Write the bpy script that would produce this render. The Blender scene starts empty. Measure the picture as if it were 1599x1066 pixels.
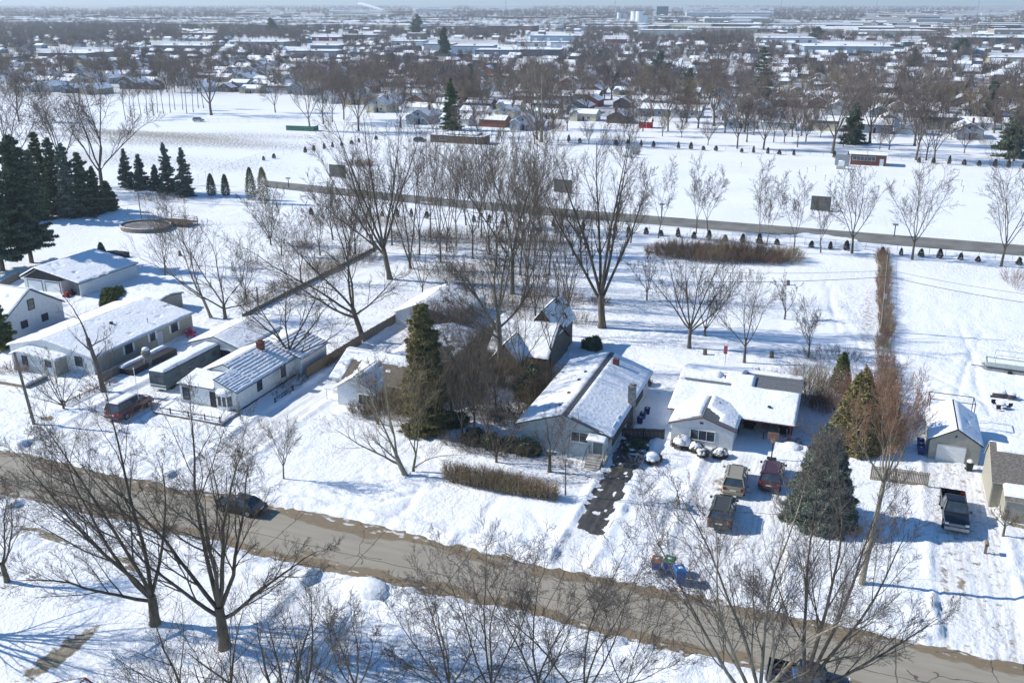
import bpy, math, random
import numpy as np
from mathutils import Vector
PI=math.pi; HAZE=.00013
scn=bpy.context.scene
# ------------------------------------------------------------------ camera, sky, sun, exposure
F=1450.;CX=799.5;CY=533.;CH=48.;PITCH=math.atan(530./F);YAW=math.radians(20.5)
cam=bpy.data.cameras.new('camera'); co=bpy.data.objects.new('camera',cam); scn.collection.objects.link(co)
cam.sensor_width=36; cam.lens=36*F/1599; cam.clip_start=0.5; cam.clip_end=30000
co.location=(0,0,CH); co.rotation_euler=(PI/2-PITCH,0,YAW); scn.camera=co
SAZ=math.radians(8.8); SEL=math.radians(34)          # direction the shadows fall, sun elevation
w=bpy.data.worlds.new('World'); scn.world=w; w.use_nodes=True
sky=w.node_tree.nodes.new('ShaderNodeTexSky'); sky.sky_type='NISHITA'; sky.sun_disc=False
sky.sun_elevation=SEL; sky.sun_rotation=math.atan2(-math.cos(SAZ),-math.sin(SAZ)); sky.air_density=1.0; sky.dust_density=0.2; sky.ozone_density=3.0
bg=w.node_tree.nodes['Background']; bg.inputs[1].default_value=0.112
tint=w.node_tree.nodes.new('ShaderNodeMix'); tint.data_type='RGBA'; tint.blend_type='MULTIPLY'; tint.inputs[0].default_value=1; tint.inputs[7].default_value=(.62,.97,1.22,1)
w.node_tree.links.new(sky.outputs[0],tint.inputs[6]); w.node_tree.links.new(tint.outputs[2],bg.inputs[0])
sl=bpy.data.lights.new('sun','SUN'); sl.energy=4.95; sl.angle=math.radians(.5); sl.color=(1,.96,.88)
so=bpy.data.objects.new('sun',sl); scn.collection.objects.link(so)
so.rotation_euler=Vector((math.cos(SAZ)*math.cos(SEL),math.sin(SAZ)*math.cos(SEL),-math.sin(SEL))).to_track_quat('-Z','Y').to_euler()
so.location=(0,0,200)
vs=scn.view_settings; vs.view_transform='Standard'; vs.look='None'; vs.gamma=1; vs.exposure=0.24
# ------------------------------------------------------------------ helpers
cP,sP,cY,sY=math.cos(PITCH),math.sin(PITCH),math.cos(YAW),math.sin(YAW)
def G(px,py,z=0.):
    u=px-CX;v=py-CY; fw=F*cP-v*sP; dn=v*cP+F*sP; k=(CH-z)/dn
    return (u*k*cY-fw*k*sY, u*k*sY+fw*k*cY, z)
def Pj(x,y,z=0.):
    a=x*cY+y*sY;b=-x*sY+y*cY;c=z-CH; Z=b*cP-c*sP;U=b*sP+c*cP
    return (CX+F*a/Z, CY-F*U/Z, F/Z)
def hfrom(px,py,ptop):          # height of a vertical thing with base (px,py) whose top is seen at row ptop
    x,y,_=G(px,py); lo,hi=0.,40.
    for _ in range(30):
        m=(lo+hi)/2
        if Pj(x,y,m)[1]>ptop: lo=m
        else: hi=m
    return lo
LINK=scn.collection.objects.link
def tag(o,label=None,cat=None,group=None,kind=None):
    if label: o['label']=label
    if cat: o['category']=cat
    if group: o['group']=group
    if kind: o['kind']=kind
    return o
def thing(name,label,cat,loc=(0,0,0),rz=0,group=None):
    o=bpy.data.objects.new(name,None); LINK(o); o.empty_display_size=.3
    o.location=loc; o.rotation_euler=(0,0,rz); return tag(o,label,cat,group)
def mk(name,V,Fs,mats,parent=None,smooth=False,mi=None):
    me=bpy.data.meshes.new(name)
    if isinstance(Fs,np.ndarray):
        n,k=Fs.shape; me.vertices.add(len(V)); me.vertices.foreach_set('co',np.asarray(V,dtype=np.float32).ravel())
        me.loops.add(n*k); me.loops.foreach_set('vertex_index',Fs.astype(np.int32).ravel())
        me.polygons.add(n); me.polygons.foreach_set('loop_start',np.arange(0,n*k,k,dtype=np.int32)); me.polygons.foreach_set('loop_total',np.full(n,k,dtype=np.int32))
        me.update(calc_edges=True)
    else:
        me.from_pydata([tuple(v) for v in V],[],Fs); me.update()
    for m in (mats if isinstance(mats,(list,tuple)) else [mats]): me.materials.append(m)
    if mi is not None: me.polygons.foreach_set('material_index',np.asarray(mi,dtype=np.int32))
    if smooth: me.polygons.foreach_set('use_smooth',np.ones(len(me.polygons),dtype=bool))
    o=bpy.data.objects.new(name,me); LINK(o); o.parent=parent
    return o
class MB:
    def __init__(s): s.v=[];s.f=[];s.m=[];s.cm=0
    def add(s,vs,fs):
        b=len(s.v); s.v+=[tuple(v) for v in vs]; s.f+=[tuple(i+b for i in f) for f in fs]; s.m+=[s.cm]*len(fs); return s
    def box(s,x0,x1,y0,y1,z0,z1,rz=0,c=None):
        if x1<x0:x0,x1=x1,x0
        if y1<y0:y0,y1=y1,y0
        vs=[(x,y,z) for z in(z0,z1) for x,y in((x0,y0),(x1,y0),(x1,y1),(x0,y1))]
        if rz:
            cx,cy=c if c else((x0+x1)/2,(y0+y1)/2); a,b=math.cos(rz),math.sin(rz)
            vs=[(cx+(x-cx)*a-(y-cy)*b,cy+(x-cx)*b+(y-cy)*a,z) for x,y,z in vs]
        return s.add(vs,[(0,3,2,1),(4,5,6,7),(0,1,5,4),(1,2,6,5),(2,3,7,6),(3,0,4,7)])
    def loft(s,rings,cap=True):
        n=len(rings[0]); vs=[p for r in rings for p in r]; fs=[]
        for i in range(len(rings)-1):
            for j in range(n):
                k=(j+1)%n; fs.append((i*n+j,i*n+k,(i+1)*n+k,(i+1)*n+j))
        if cap: fs.append(tuple(range(n))[::-1]); fs.append(tuple(range((len(rings)-1)*n,len(rings)*n)))
        return s.add(vs,fs)
    def slab(s,q,t):               # quad q (4 pts) extruded along its normal by t
        q=[Vector(p) for p in q]; n=(q[1]-q[0]).cross(q[3]-q[0]).normalized()
        return s.add([tuple(p) for p in q]+[tuple(p+n*t) for p in q],[(0,3,2,1),(4,5,6,7),(0,1,5,4),(1,2,6,5),(2,3,7,6),(3,0,4,7)])
    def tube(s,pts,r,n=6):
        pts=[Vector(p) for p in pts]; R=r if isinstance(r,(list,tuple)) else [r]*len(pts); rings=[]
        for i,p in enumerate(pts):
            d=(pts[min(i+1,len(pts)-1)]-pts[max(i-1,0)]).normalized(); a=d.cross(Vector((0.13,.31,1)) if abs(d.z)<.9 else Vector((1,.1,0))).normalized(); b=d.cross(a)
            rings.append([tuple(p+a*(R[i]*math.cos(2*PI*j/n))+b*(R[i]*math.sin(2*PI*j/n))) for j in range(n)])
        return s.loft(rings)
    def cyl(s,x,y,z0,z1,r,r2=None,n=12): return s.tube([(x,y,z0),(x,y,z1)],[r,r if r2 is None else r2],n)
    def dome(s,x,y,z,rx,ry,rz_,n=12,m=5,rng=None,full=False):
        rings=[]; a0=-PI/2*.98 if full else 0
        for i in range(m+1):
            a=a0+(PI/2*.98-a0)*i/m
            rings.append([(x+rx*math.cos(a)*math.cos(2*PI*j/n)*(1+(rng.uniform(-.08,.08) if rng else 0)),y+ry*math.cos(a)*math.sin(2*PI*j/n)*(1+(rng.uniform(-.08,.08) if rng else 0)),z+rz_*math.sin(a)) for j in range(n)])
        return s.loft(rings)
    def obj(s,name,mats,parent=None,smooth=False):
        return mk(name,s.v,s.f,mats,parent,smooth,s.m if any(s.m) else None)
def copy_tree(o,loc,rz=0,sc=None,label=None,group=None,cat=None):
    r=o.copy(); LINK(r); r.location=loc; r.rotation_euler=(0,0,rz)
    if sc is not None: r.scale=sc if isinstance(sc,(tuple,list)) else (sc,)*3
    if label: r['label']=label
    if group: r['group']=group
    if cat: r['category']=cat
    for ch in list(o.children):
        c=ch.copy(); LINK(c); c.parent=r
        for g in list(ch.children):
            d=g.copy(); LINK(d); d.parent=c
    return r
# ------------------------------------------------------------------ materials
MC={}
def mat(name,col,rough=.8,var=.15,vs_=3.,bump=0.,bs=20.,metal=0.,spec=.3,col2=None,stretch=None,lap=0.,dist=.02):
    if name in MC: return MC[name]
    m=bpy.data.materials.new(name); m.use_nodes=True; nt=m.node_tree; N=nt.nodes; L=nt.links; b=N['Principled BSDF']
    b.inputs['Roughness'].default_value=rough; b.inputs['Metallic'].default_value=metal; b.inputs['Specular IOR Level'].default_value=spec
    tc=N.new('ShaderNodeTexCoord'); mp=N.new('ShaderNodeMapping'); L.new(tc.outputs['Object'],mp.inputs[0])
    if stretch: mp.inputs['Scale'].default_value=stretch
    n=N.new('ShaderNodeTexNoise'); n.inputs['Scale'].default_value=vs_; n.inputs['Detail'].default_value=4; L.new(mp.outputs[0],n.inputs['Vector'])
    cr=N.new('ShaderNodeValToRGB'); c2=col2 or tuple(c*(1-var*2) for c in col)
    cr.color_ramp.elements[0].position=.3; cr.color_ramp.elements[1].position=.7
    cr.color_ramp.elements[0].color=(*c2,1); cr.color_ramp.elements[1].color=(*[min(1,c*(1+var*.6)) for c in col],1)
    L.new(n.outputs[0],cr.inputs[0]); L.new(cr.outputs[0],b.inputs['Base Color'])
    last=None
    if lap:
        wv=N.new('ShaderNodeTexWave'); wv.wave_profile='SAW'; wv.bands_direction='Z' if lap>0 else ('X' if lap>-1 else 'Y'); a=abs(lap) if abs(lap)<1 else abs(lap)-1
        wv.inputs['Scale'].default_value=PI/10/a; L.new(tc.outputs['Object'],wv.inputs['Vector'])
        bp=N.new('ShaderNodeBump'); bp.inputs['Strength'].default_value=.9; bp.inputs['Distance'].default_value=.03; L.new(wv.outputs['Fac'],bp.inputs['Height']); last=bp
        mx=N.new('ShaderNodeMix'); mx.data_type='RGBA'; mx.blend_type='MULTIPLY'; mx.inputs[0].default_value=1
        r2=N.new('ShaderNodeValToRGB'); r2.color_ramp.elements[0].color=(.6,.6,.6,1); r2.color_ramp.elements[0].position=0; r2.color_ramp.elements[1].position=.22; r2.color_ramp.elements[1].color=(1,1,1,1)
        L.new(wv.outputs['Fac'],r2.inputs[0]); L.new(cr.outputs[0],mx.inputs[6]); L.new(r2.outputs[0],mx.inputs[7]); L.new(mx.outputs[2],b.inputs['Base Color'])
    if bump:
        n2=N.new('ShaderNodeTexNoise'); n2.inputs['Scale'].default_value=bs; n2.inputs['Detail'].default_value=5; L.new(mp.outputs[0],n2.inputs['Vector'])
        bp=N.new('ShaderNodeBump'); bp.inputs['Strength'].default_value=bump; bp.inputs['Distance'].default_value=dist; L.new(n2.outputs[0],bp.inputs['Height'])
        if last: L.new(last.outputs[0],bp.inputs['Normal'])
        last=bp
    if last: L.new(last.outputs[0],b.inputs['Normal'])
    MC[name]=m; return m
SNOW=(.86,.87,.89)
M_snow=mat('snow',SNOW,.65,.05,2,.6,2.2,spec=.2,dist=.16)
M_bark=mat('bark',(.16,.13,.095),.9,.3,3,.8,14,stretch=(1,1,.25),dist=.03)
M_bark2=mat('bark_pale',(.33,.285,.21),.9,.25,3,.8,14,stretch=(1,1,.25),dist=.03)
M_twig=mat('twig',(.135,.108,.083),.9,.25,.6)
M_twig2=mat('twig_tan',(.3,.235,.15),.9,.25,.6)
M_twigr=mat('twig_red',(.28,.16,.11),.9,.25,.6)
M_twigp=mat('twig_far',(.21,.17,.148),.9,.25,.3)
M_glass=mat('window_glass',(.05,.07,.09),.08,.2,2,spec=.6)  # blue-grey base colour has a sky reflection painted in
M_white=mat('white_paint',(.78,.79,.78),.6,.05,3,.2,8)
M_sidew=mat('white_siding',(.76,.78,.78),.65,.05,2,lap=.2)
M_sideb=mat('bluegrey_siding',(.52,.58,.6),.65,.06,2,lap=.2)
M_sidet=mat('tan_siding',(.4,.375,.31),.7,.06,2,lap=.2)
M_sideg=mat('grey_siding',(.42,.41,.36),.7,.08,2,lap=.22)
M_dark=mat('dark_trim',(.035,.035,.04),.7,.2,3)
M_red=mat('red_trim',(.22,.04,.045),.7,.2,3)
M_shg=mat('shingle_grey',(.16,.17,.18),.9,.3,8,.6,40)
M_shb=mat('shingle_brown',(.17,.145,.12),.9,.25,6,.6,40)
M_shd=mat('shingle_dark',(.075,.075,.075),.9,.35,9,.6,40)
M_wood=mat('fence_wood',(.3,.225,.14),.85,.25,2,lap=-.16,stretch=(4,4,.4))
M_woody=mat('fence_wood_y',(.27,.2,.13),.85,.25,2,lap=-1.16,stretch=(4,4,.4))
M_woodg=mat('weathered_wood',(.23,.2,.165),.85,.25,2,stretch=(4,4,.5),bump=.4)
M_metal=mat('galvanised_metal',(.36,.37,.38),.45,.1,3,metal=.7)
M_conc=mat('concrete',(.42,.4,.36),.9,.12,1.5,.4,20)
M_brick=mat('brick',(.25,.1,.07),.9,.2,4,lap=.08)
M_brickp=mat('stone_grey',(.25,.25,.25),.9,.3,3,.5,10)
M_board=mat('board_grey',(.17,.165,.155),.85,.2,2,lap=.25)
M_rub=mat('tyre_rubber',(.02,.02,.02),.9,.2,5)
M_leafd=mat('needles_dark',(.13,.165,.105),.85,.45,2.2,col2=(.035,.065,.04))
M_leafb=mat('needles_blue',(.17,.205,.165),.85,.3,2.,col2=(.06,.09,.072))
M_leafg=mat('needles_green',(.11,.14,.04),.85,.35,1.2,col2=(.045,.07,.025))
M_leafy=mat('ivy_olive',(.27,.22,.09),.85,.35,1.6,col2=(.11,.105,.045))
M_rust=mat('leaf_rust',(.36,.19,.085),.9,.3,1.,col2=(.26,.19,.09))
M_water=mat('grey_tarp',(.24,.22,.21),.7,.3,.5)
def paint(name,c): return mat('paint_'+name,c,.25,.05,1.,spec=.6)
# ------------------------------------------------------------------ value noise and ground
def vn(x,y,sc,seed=0):
    x=np.asarray(x)*sc+seed*17.3; y=np.asarray(y)*sc+seed*9.7; xi=np.floor(x).astype(np.int64); yi=np.floor(y).astype(np.int64); fx=x-xi; fy=y-yi
    fx=fx*fx*(3-2*fx); fy=fy*fy*(3-2*fy)
    def h(a,b):
        n=(a*374761393+b*668265263+seed*974634777)&0xffffffff; n=((n^(n>>13))*1274126177)&0xffffffff; return ((n^(n>>16))&0xffff)/65535.
    return (h(xi,yi)*(1-fx)+h(xi+1,yi)*fx)*(1-fy)+(h(xi,yi+1)*(1-fx)+h(xi+1,yi+1)*fx)*fy
def ss(a,b,x): t=np.clip((x-a)/(b-a),0,1); return t*t*(3-2*t)
RY0,RY1=61.1,68.8
# driveways: x0,x1,y0,y1,dirt,packed
DRV=[(-21.9,-18.9,68,98,0,.6),(-65.2,-60.4,68,150,0,1),(10.7,16.9,68,104,.33,1),(-12.2,-2.2,68,97,.26,1),(-86,-79,68,95,0,1),
     (-75.6,-71.,30,61,.2,1),(-41,-37,30,61,0,.6),(-131,-123,68,117,0,1)]
def band(x,a,b,s): return ss(a-s,a+s,x)*(1-ss(b-s,b+s,x))
TRK=[[G(*p)[:2] for p in q] for q in ([(1399,560),(1440,600),(1480,640)],[(1500,515),(1520,560),(1525,600),(1548,650)],[(1535,520),(1510,570),(1495,620)],[(1460,590),(1560,640)],[(1240,440),(1290,470),(1330,520),(1350,560)],[(1260,430),(1300,455),(1345,500)],[(1290,440),(1310,520)],[(600,820),(640,790),(650,765)],[(745,835),(765,790),(790,770)],[(860,840),(830,800)],[(980,800),(1010,770),(1040,740),(1080,725)],[(1010,860),(1040,820),(1050,790)],[(20,900),(90,890),(150,930),(230,970)],[(370,960),(440,930),(520,900)],[(130,990),(190,960),(215,905)],[(300,1010),(350,1050)],[(380,1010),(440,1040),(470,1066)],[(540,760),(600,780),(690,760)],[(1450,912),(1440,950),(1452,985)],[(1462,912),(1470,950),(1455,990)],[(700,470),(760,450),(860,460)],[(980,560),(1060,575)],[(330,440),(420,470)],[(80,690),(150,700),(170,720)],[(10,640),(60,645)])]
def ground_h(x,y):
    h=(vn(x,y,.06,1)-.5)*.35+(vn(x,y,.3,2)-.5)*.12+(vn(x,y,1.1,3)-.5)*.05
    near=1-ss(160,260,y)
    d=np.where(y>64.9,y-RY1,RY0-y)+(vn(x,y*0+3,.5,4)-.5)*.9+(vn(x,y*0,1.9,14)-.5)*.35
    drv=0
    for a,b,c,e,_,_ in DRV: drv=np.maximum(drv,band(x,a,b,.35)*band(y,c,e,.8))
    rg=vn(x,y,.7,5)*.7+vn(x,y,2.1,6)*.35
    bank=np.exp(-((d-1.6)/1.0)**2)*(.15+.4*rg)*(1-.8*drv)
    h=h+bank+.18*ss(-.5,1.2,d)+(vn(x,y,1.7,7)-.5)*.2*np.exp(-(d/7.)**2)+(vn(x,y,.9,17)-.5)*.16*ss(.45,.65,vn(x,y,.07,18))*ss(0,2,d)
    ed=0
    for a,b,c,e,_,_ in DRV: ed=np.maximum(ed,(np.exp(-((x-a+.5)/.45)**2)+np.exp(-((x-b-.5)/.45)**2))*band(y,c+2,e,1))
    h=h+ed*.35*vn(x,y,.6,8)
    tr=(vn(x*6,y*.25,.7,9)-.5)*.12
    h=h*(1-.75*drv)+drv*(tr+.05)
    # footprints and trodden places
    pr=ss(.6,.72,vn(x,y,.09,20))*(1-ss(120,150,y))
    h=h-pr*ss(.6,.75,vn(x,y,1.5,21))*.16
    for pl_ in TRK:
        for (ax,ay),(bx_,by) in zip(pl_[:-1],pl_[1:]):
            dx,dy=bx_-ax,by-ay; t=np.clip(((x-ax)*dx+(y-ay)*dy)/(dx*dx+dy*dy),0,1); q=np.hypot(x-ax-t*dx,y-ay-t*dy); h=h-.17*np.exp(-(q/.36)**2)*(.35+.9*vn(x,y,1.3,33))
    inr=1-ss(-.35,.25,d)
    h=h*(1-inr)-.10*inr
    return np.where(near>0,h*near+.1*(1-near)*(vn(x,y,.05,1)-.5),.1*(vn(x,y,.05,1)-.5))
def axis(f0,f1,st,lo,hi,g=1.16):
    a=list(np.arange(f0,f1,st)); s=st; v=f0
    while v>lo: s*=g; v-=s; a.insert(0,v)
    s=st; v=a[-1]
    while v<hi: s*=g; v+=s; a.append(v)
    return np.array(a)
gx=axis(-135,32,.33,-13000,9000,1.13)
gy=np.concatenate([axis(56,74,.2,-60,73.9,1.2),axis(74.1,128,.35,74,13000,1.045)[0:]])
gy=np.unique(np.round(gy,4)); gy=gy[np.insert(np.diff(gy)>.05,0,True)]
X,Y=np.meshgrid(gx,gy); Z=ground_h(X,Y)
nx,ny=len(gx),len(gy)
idx=np.arange(nx*ny).reshape(ny,nx)
Fq=np.stack([idx[:-1,:-1],idx[:-1,1:],idx[1:,1:],idx[1:,:-1]],-1).reshape(-1,4)
def groundmat():
    m=bpy.data.materials.new('snow_ground'); m.use_nodes=True; nt=m.node_tree; N=nt.nodes; L=nt.links; b=N['Principled BSDF']
    b.inputs['Roughness'].default_value=.6; b.inputs['Specular IOR Level'].default_value=.2
    tc=N.new('ShaderNodeTexCoord'); at=N.new('ShaderNodeAttribute'); at.attribute_name='mask'; sp=N.new('ShaderNodeSeparateColor'); L.new(at.outputs['Color'],sp.inputs[0])
    def noise(s,d=5,st=None,ro=.6):
        n=N.new('ShaderNodeTexNoise'); n.inputs['Scale'].default_value=s; n.inputs['Detail'].default_value=d; n.inputs['Roughness'].default_value=ro
        if st: mp=N.new('ShaderNodeMapping'); mp.inputs['Scale'].default_value=st; L.new(tc.outputs['Object'],mp.inputs[0]); L.new(mp.outputs[0],n.inputs['Vector'])
        else: L.new(tc.outputs['Object'],n.inputs['Vector'])
        return n.outputs[0]
    def math_(op,a,bb,cl=False):
        n=N.new('ShaderNodeMath'); n.operation=op; n.use_clamp=cl
        for i,v in enumerate((a,bb)):
            if isinstance(v,(int,float)): n.inputs[i].default_value=v
            else: L.new(v,n.inputs[i])
        return n.outputs[0]
    def mix(f,a,bb):
        n=N.new('ShaderNodeMix'); n.data_type='RGBA'
        L.new(f,n.inputs[0])
        for i,v in ((6,a),(7,bb)):
            if isinstance(v,tuple): n.inputs[i].default_value=(*v,1)
            else: L.new(v,n.inputs[i])
        return n.outputs[2]
    big=mix(noise(.05,3),(.82,.835,.86),(.88,.885,.9))
    # dirt R : smoothstep of noise + R
    dn=math_('MULTIPLY',math_('ADD',math_('ADD',math_('MULTIPLY',noise(1.3,6),1.3),-1.06),math_('MULTIPLY',sp.outputs[0],1.0)),6.,True)
    c=mix(dn,big,mix(noise(3.,4),(.2,.16,.1),(.33,.29,.22)))
    # packed G : streaks along Y
    gs=math_('MULTIPLY',math_('MULTIPLY',math_('ADD',noise(1.,4,(3.2,.22,1)),-.42),3.,True),math_('MULTIPLY',sp.outputs[1],.75))
    c=mix(gs,c,(.46,.4,.34))
    # vegetation speckle B
    vb=math_('MULTIPLY',math_('ADD',math_('MULTIPLY',noise(2.2,8,None,.75),1.6),math_('ADD',math_('MULTIPLY',sp.outputs[2],.75),-1.17)),4.,True)
    c=mix(math_('MULTIPLY',vb,.85),c,(.16,.125,.09))
    L.new(c,b.inputs['Base Color'])
    h=math_('ADD',noise(2.2,6),math_('MULTIPLY',noise(.5,3),.8))
    h=math_('ADD',h,math_('MULTIPLY',noise(9.,4),.25))
    bp=N.new('ShaderNodeBump'); bp.inputs['Distance'].default_value=.26; L.new(math_('MULTIPLY',math_('ADD',noise(.06,3),-.25),2.6,True),bp.inputs['Strength']); L.new(h,bp.inputs['Height']); L.new(bp.outputs[0],b.inputs['Normal'])
    return m
R=np.zeros_like(X);Gm=np.zeros_like(X);B=np.zeros_like(X)
for a,b_,c,e,dr,pk in DRV:
    k=band(X,a,b_,.4)*band(Y,c,e,1); R=np.maximum(R,k*dr); Gm=np.maximum(Gm,k*pk)
def spot(px,py,rx,ry,amt,ch,sk=0):
    x,y,_=G(px,py); k=np.exp(-(((X-x)/rx)**2+((Y-y-(X-x)*sk)/ry)**2)**1.5)*amt
    ch[:]=np.maximum(ch,k)
dd=np.where(Y>64.9,Y-RY1,RY0-Y)
Gm=np.maximum(Gm,np.exp(-((dd-.3)/.5)**2)*.5)
# brown weeds on the left field, worn places
for p in [(200,218,60,22,.5),(330,222,70,18,.52),(150,245,50,24,.46),(420,212,50,14,.46),(300,255,60,22,.42),(240,210,90,10,.6)]: spot(p[0],p[1],p[2],p[3],p[4],R)
for p in [(75,655,1.3,.9,.8),(82,842,2.5,.35,.9),(55,830,3,.4,.8),(197,878,1.8,.5,.85),(205,890,2,.5,.6),(100,1020,1.0,3.6,.95),(72,1030,.8,3.5,.7),(745,758,3.6,.3,.75),(700,753,2,.3,.6),
          (945,760,2,1,.3),(1140,760,3,3,.55),(1200,745,4,2,.4),(1480,780,2,3,.5),(1500,900,.5,6,.5),(1475,900,.4,6,.5),(1590,822,1.5,.4,.8),(1235,690,2.5,2,.5)]: spot(*p,R)
for p in [(760,430,18,22,.72),(700,380,16,12,.7),(860,470,14,20,.62),(1000,470,16,20,.5),(1080,600,20,12,.45),(640,480,12,14,.5),(1150,470,16,20,.4),(560,600,6,4,.4),(980,590,4,10,.5),(900,740,5,5,.62),(1050,760,8,8,.35),(800,560,8,12,.6),(500,420,10,14,.6),(600,380,14,8,.65),(880,360,12,8,.55),(820,600,5,6,.6),(760,650,6,4,.75),(870,720,5,4,.7),(1130,400,14,4,.7),
          (1230,560,6,7,.55),(1180,590,8,3,.55),(1140,560,10,5,.4),(470,390,4,18,.7),(300,330,14,5,.5),(1330,470,3,25,.45),(1355,500,2,25,.6),(1500,750,4,3,.35),(960,700,4,4,.55),(900,400,9,30,.38),(260,165,60,12,.6),(1250,225,60,8,.35),(980,215,50,6,.5)]: spot(*p,B)
town=ss(330,420,Y); B=np.maximum(B,town*.62*(.6+.7*vn(X,Y,.02,30))); B=np.maximum(B,ss(900,2200,Y)*(.45+.75*vn(X,Y,.006,31)))  # far ground browned: leaf litter, plus painted shade under the trees
go=mk('ground',np.stack([X.ravel(),Y.ravel(),Z.ravel()],-1),Fq,groundmat(),None,True); tag(go,kind='structure')
ca=go.data.color_attributes.new('mask','FLOAT_COLOR','POINT')
ca.data.foreach_set('color',np.stack([R.ravel(),Gm.ravel(),B.ravel(),np.ones(R.size)],-1).astype(np.float32).ravel())
def gz(x,y): return float(ground_h(np.array([x]),np.array([y]))[0])
# ------------------------------------------------------------------ road
def roadmat():
    m=bpy.data.materials.new('road_concrete'); m.use_nodes=True; nt=m.node_tree; N=nt.nodes; L=nt.links; b=N['Principled BSDF']
    tc=N.new('ShaderNodeTexCoord'); sx=N.new('ShaderNodeSeparateXYZ'); L.new(tc.outputs['Object'],sx.inputs[0])
    def noise(s,d=5,st=None):
        n=N.new('ShaderNodeTexNoise'); n.inputs['Scale'].default_value=s; n.inputs['Detail'].default_value=d
        mp=N.new('ShaderNodeMapping'); mp.inputs['Scale'].default_value=st or (1,1,1); L.new(tc.outputs['Object'],mp.inputs[0]); L.new(mp.outputs[0],n.inputs['Vector']); return n.outputs[0]
    def mt(op,a,bb,cl=False):
        n=N.new('ShaderNodeMath'); n.operation=op; n.use_clamp=cl
        for i,v in enumerate((a,bb)):
            if isinstance(v,(int,float)): n.inputs[i].default_value=v
            else: L.new(v,n.inputs[i])
        return n.outputs[0]
    def mix(f,a,bb):
        n=N.new('ShaderNodeMix'); n.data_type='RGBA'; L.new(f,n.inputs[0])
        for i,v in ((6,a),(7,bb)):
            if isinstance(v,tuple): n.inputs[i].default_value=(*v,1)
            else: L.new(v,n.inputs[i])
        return n.outputs[2]
    c=mix(noise(.9,7,(.25,1,1)),(.24,.213,.168),(.37,.335,.27))
    trk=mt('MULTIPLY',mt('ADD',noise(1.,5,(.03,1.6,1)),-.45),3.,True); c=mix(mt('MULTIPLY',trk,.35),c,(.19,.165,.125)); slt=mt('MULTIPLY',mt('ADD',noise(1.3,5,(.04,2.2,1)),-.6),4.,True); c=mix(mt('MULTIPLY',slt,.3),c,(.55,.52,.47))
    ed=mt('SUBTRACT',mt('ABSOLUTE',sx.outputs[1],0),2.75)          # distance beyond 2.75 m from the crown line
    wet=mt('MULTIPLY',mt('ADD',mt('MULTIPLY',ed,.9),mt('MULTIPLY',mt('ADD',noise(.45,6,(.35,1,1)),-.43),6.)),4.,True)
    c=mix(mt('MULTIPLY',wet,.85),c,mix(noise(2.,4),(.15,.105,.055),(.25,.185,.105)))
    sn=mt('MULTIPLY',mt('ADD',mt('MULTIPLY',ed,.35),mt('MULTIPLY',mt('ADD',noise(1.7,6,(.5,1,1)),-.66),4.)),5.,True)
    c=mix(mt('MULTIPLY',sn,.75),c,(.7,.7,.7))
    wob=mt('MULTIPLY',mt('ADD',noise(.5,3),-.5),.5)
    def line(co,per,wd,off=0):
        a=mt('PINGPONG',mt('ADD',mt('ADD',co,wob),off),per/2); return mt('LESS_THAN',a,wd)
    j=mt('MAXIMUM',line(sx.outputs[0],9.2,.05,2.),mt('LESS_THAN',mt('ABSOLUTE',mt('ADD',sx.outputs[1],mt('ADD',wob,.9)),0),.045))
    v=N.new('ShaderNodeTexVoronoi'); v.feature='DISTANCE_TO_EDGE'; v.inputs['Scale'].default_value=.17; 
    nv=N.new('ShaderNodeVectorMath'); nv.operation='ADD'; nz=N.new('ShaderNodeTexNoise'); nz.inputs['Scale'].default_value=.7; L.new(tc.outputs['Object'],nz.inputs['Vector']); L.new(tc.outputs['Object'],nv.inputs[0]); L.new(nz.outputs['Color'],nv.inputs[1]); L.new(nv.outputs[0],v.inputs['Vector'])
    cr=mt('MULTIPLY',mt('LESS_THAN',v.outputs['Distance'],.006),mt('GREATER_THAN',noise(.12,2),.5))
    c=mix(mt('MULTIPLY',mt('MAXIMUM',j,cr),.8),c,(.055,.048,.04))
    L.new(c,b.inputs['Base Color'])
    r=mt('SUBTRACT',.85,mt('MULTIPLY',wet,.3)); L.new(r,b.inputs['Roughness'])
    return m
MR=roadmat()
rd=mk('road',*(lambda xs:([(x,y,0) for x in xs for y in(-4.6,-1.5,1.5,4.6)],[(i*4+j,(i+1)*4+j,(i+1)*4+j+1,i*4+j+1) for i in range(len(xs)-1) for j in range(3)]))(list(range(-400,200,10))),MR)
rd.location=(0,64.9,0); tag(rd,kind='structure')
# wet asphalt driveway of the blue-grey house
M_asp=mat('wet_asphalt',(.035,.034,.032),.45,.5,1.6,.6,9,spec=.5,col2=(.085,.075,.06))
def sheet(name,x0,x1,y0,y1,z,m,seed=1,rag=.35,st=.4):
    xs=np.arange(x0,x1+st,st); ys=np.arange(y0,y1+st,st); XX,YY=np.meshgrid(xs,ys)
    e=np.minimum(np.minimum(XX-x0,x1-XX),np.minimum(YY-y0,y1-YY)); 
    zz=z+ground_h(XX,YY)+np.where(e+ (vn(XX,YY,1.1,seed)-.5)*rag*2<rag*.5,-.12,0)-(vn(XX,YY,1.3,seed+3)>.76)*.09
    i=np.arange(XX.size).reshape(XX.shape); f=np.stack([i[:-1,:-1],i[:-1,1:],i[1:,1:],i[1:,:-1]],-1).reshape(-1,4)
    o=mk(name,np.stack([XX.ravel(),YY.ravel(),zz.ravel()],-1),f,m,None,True); return tag(o,kind='structure')
sheet('driveway',-22.2,-18.8,75,97.5,.05,M_asp,3,.5,.16)
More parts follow.
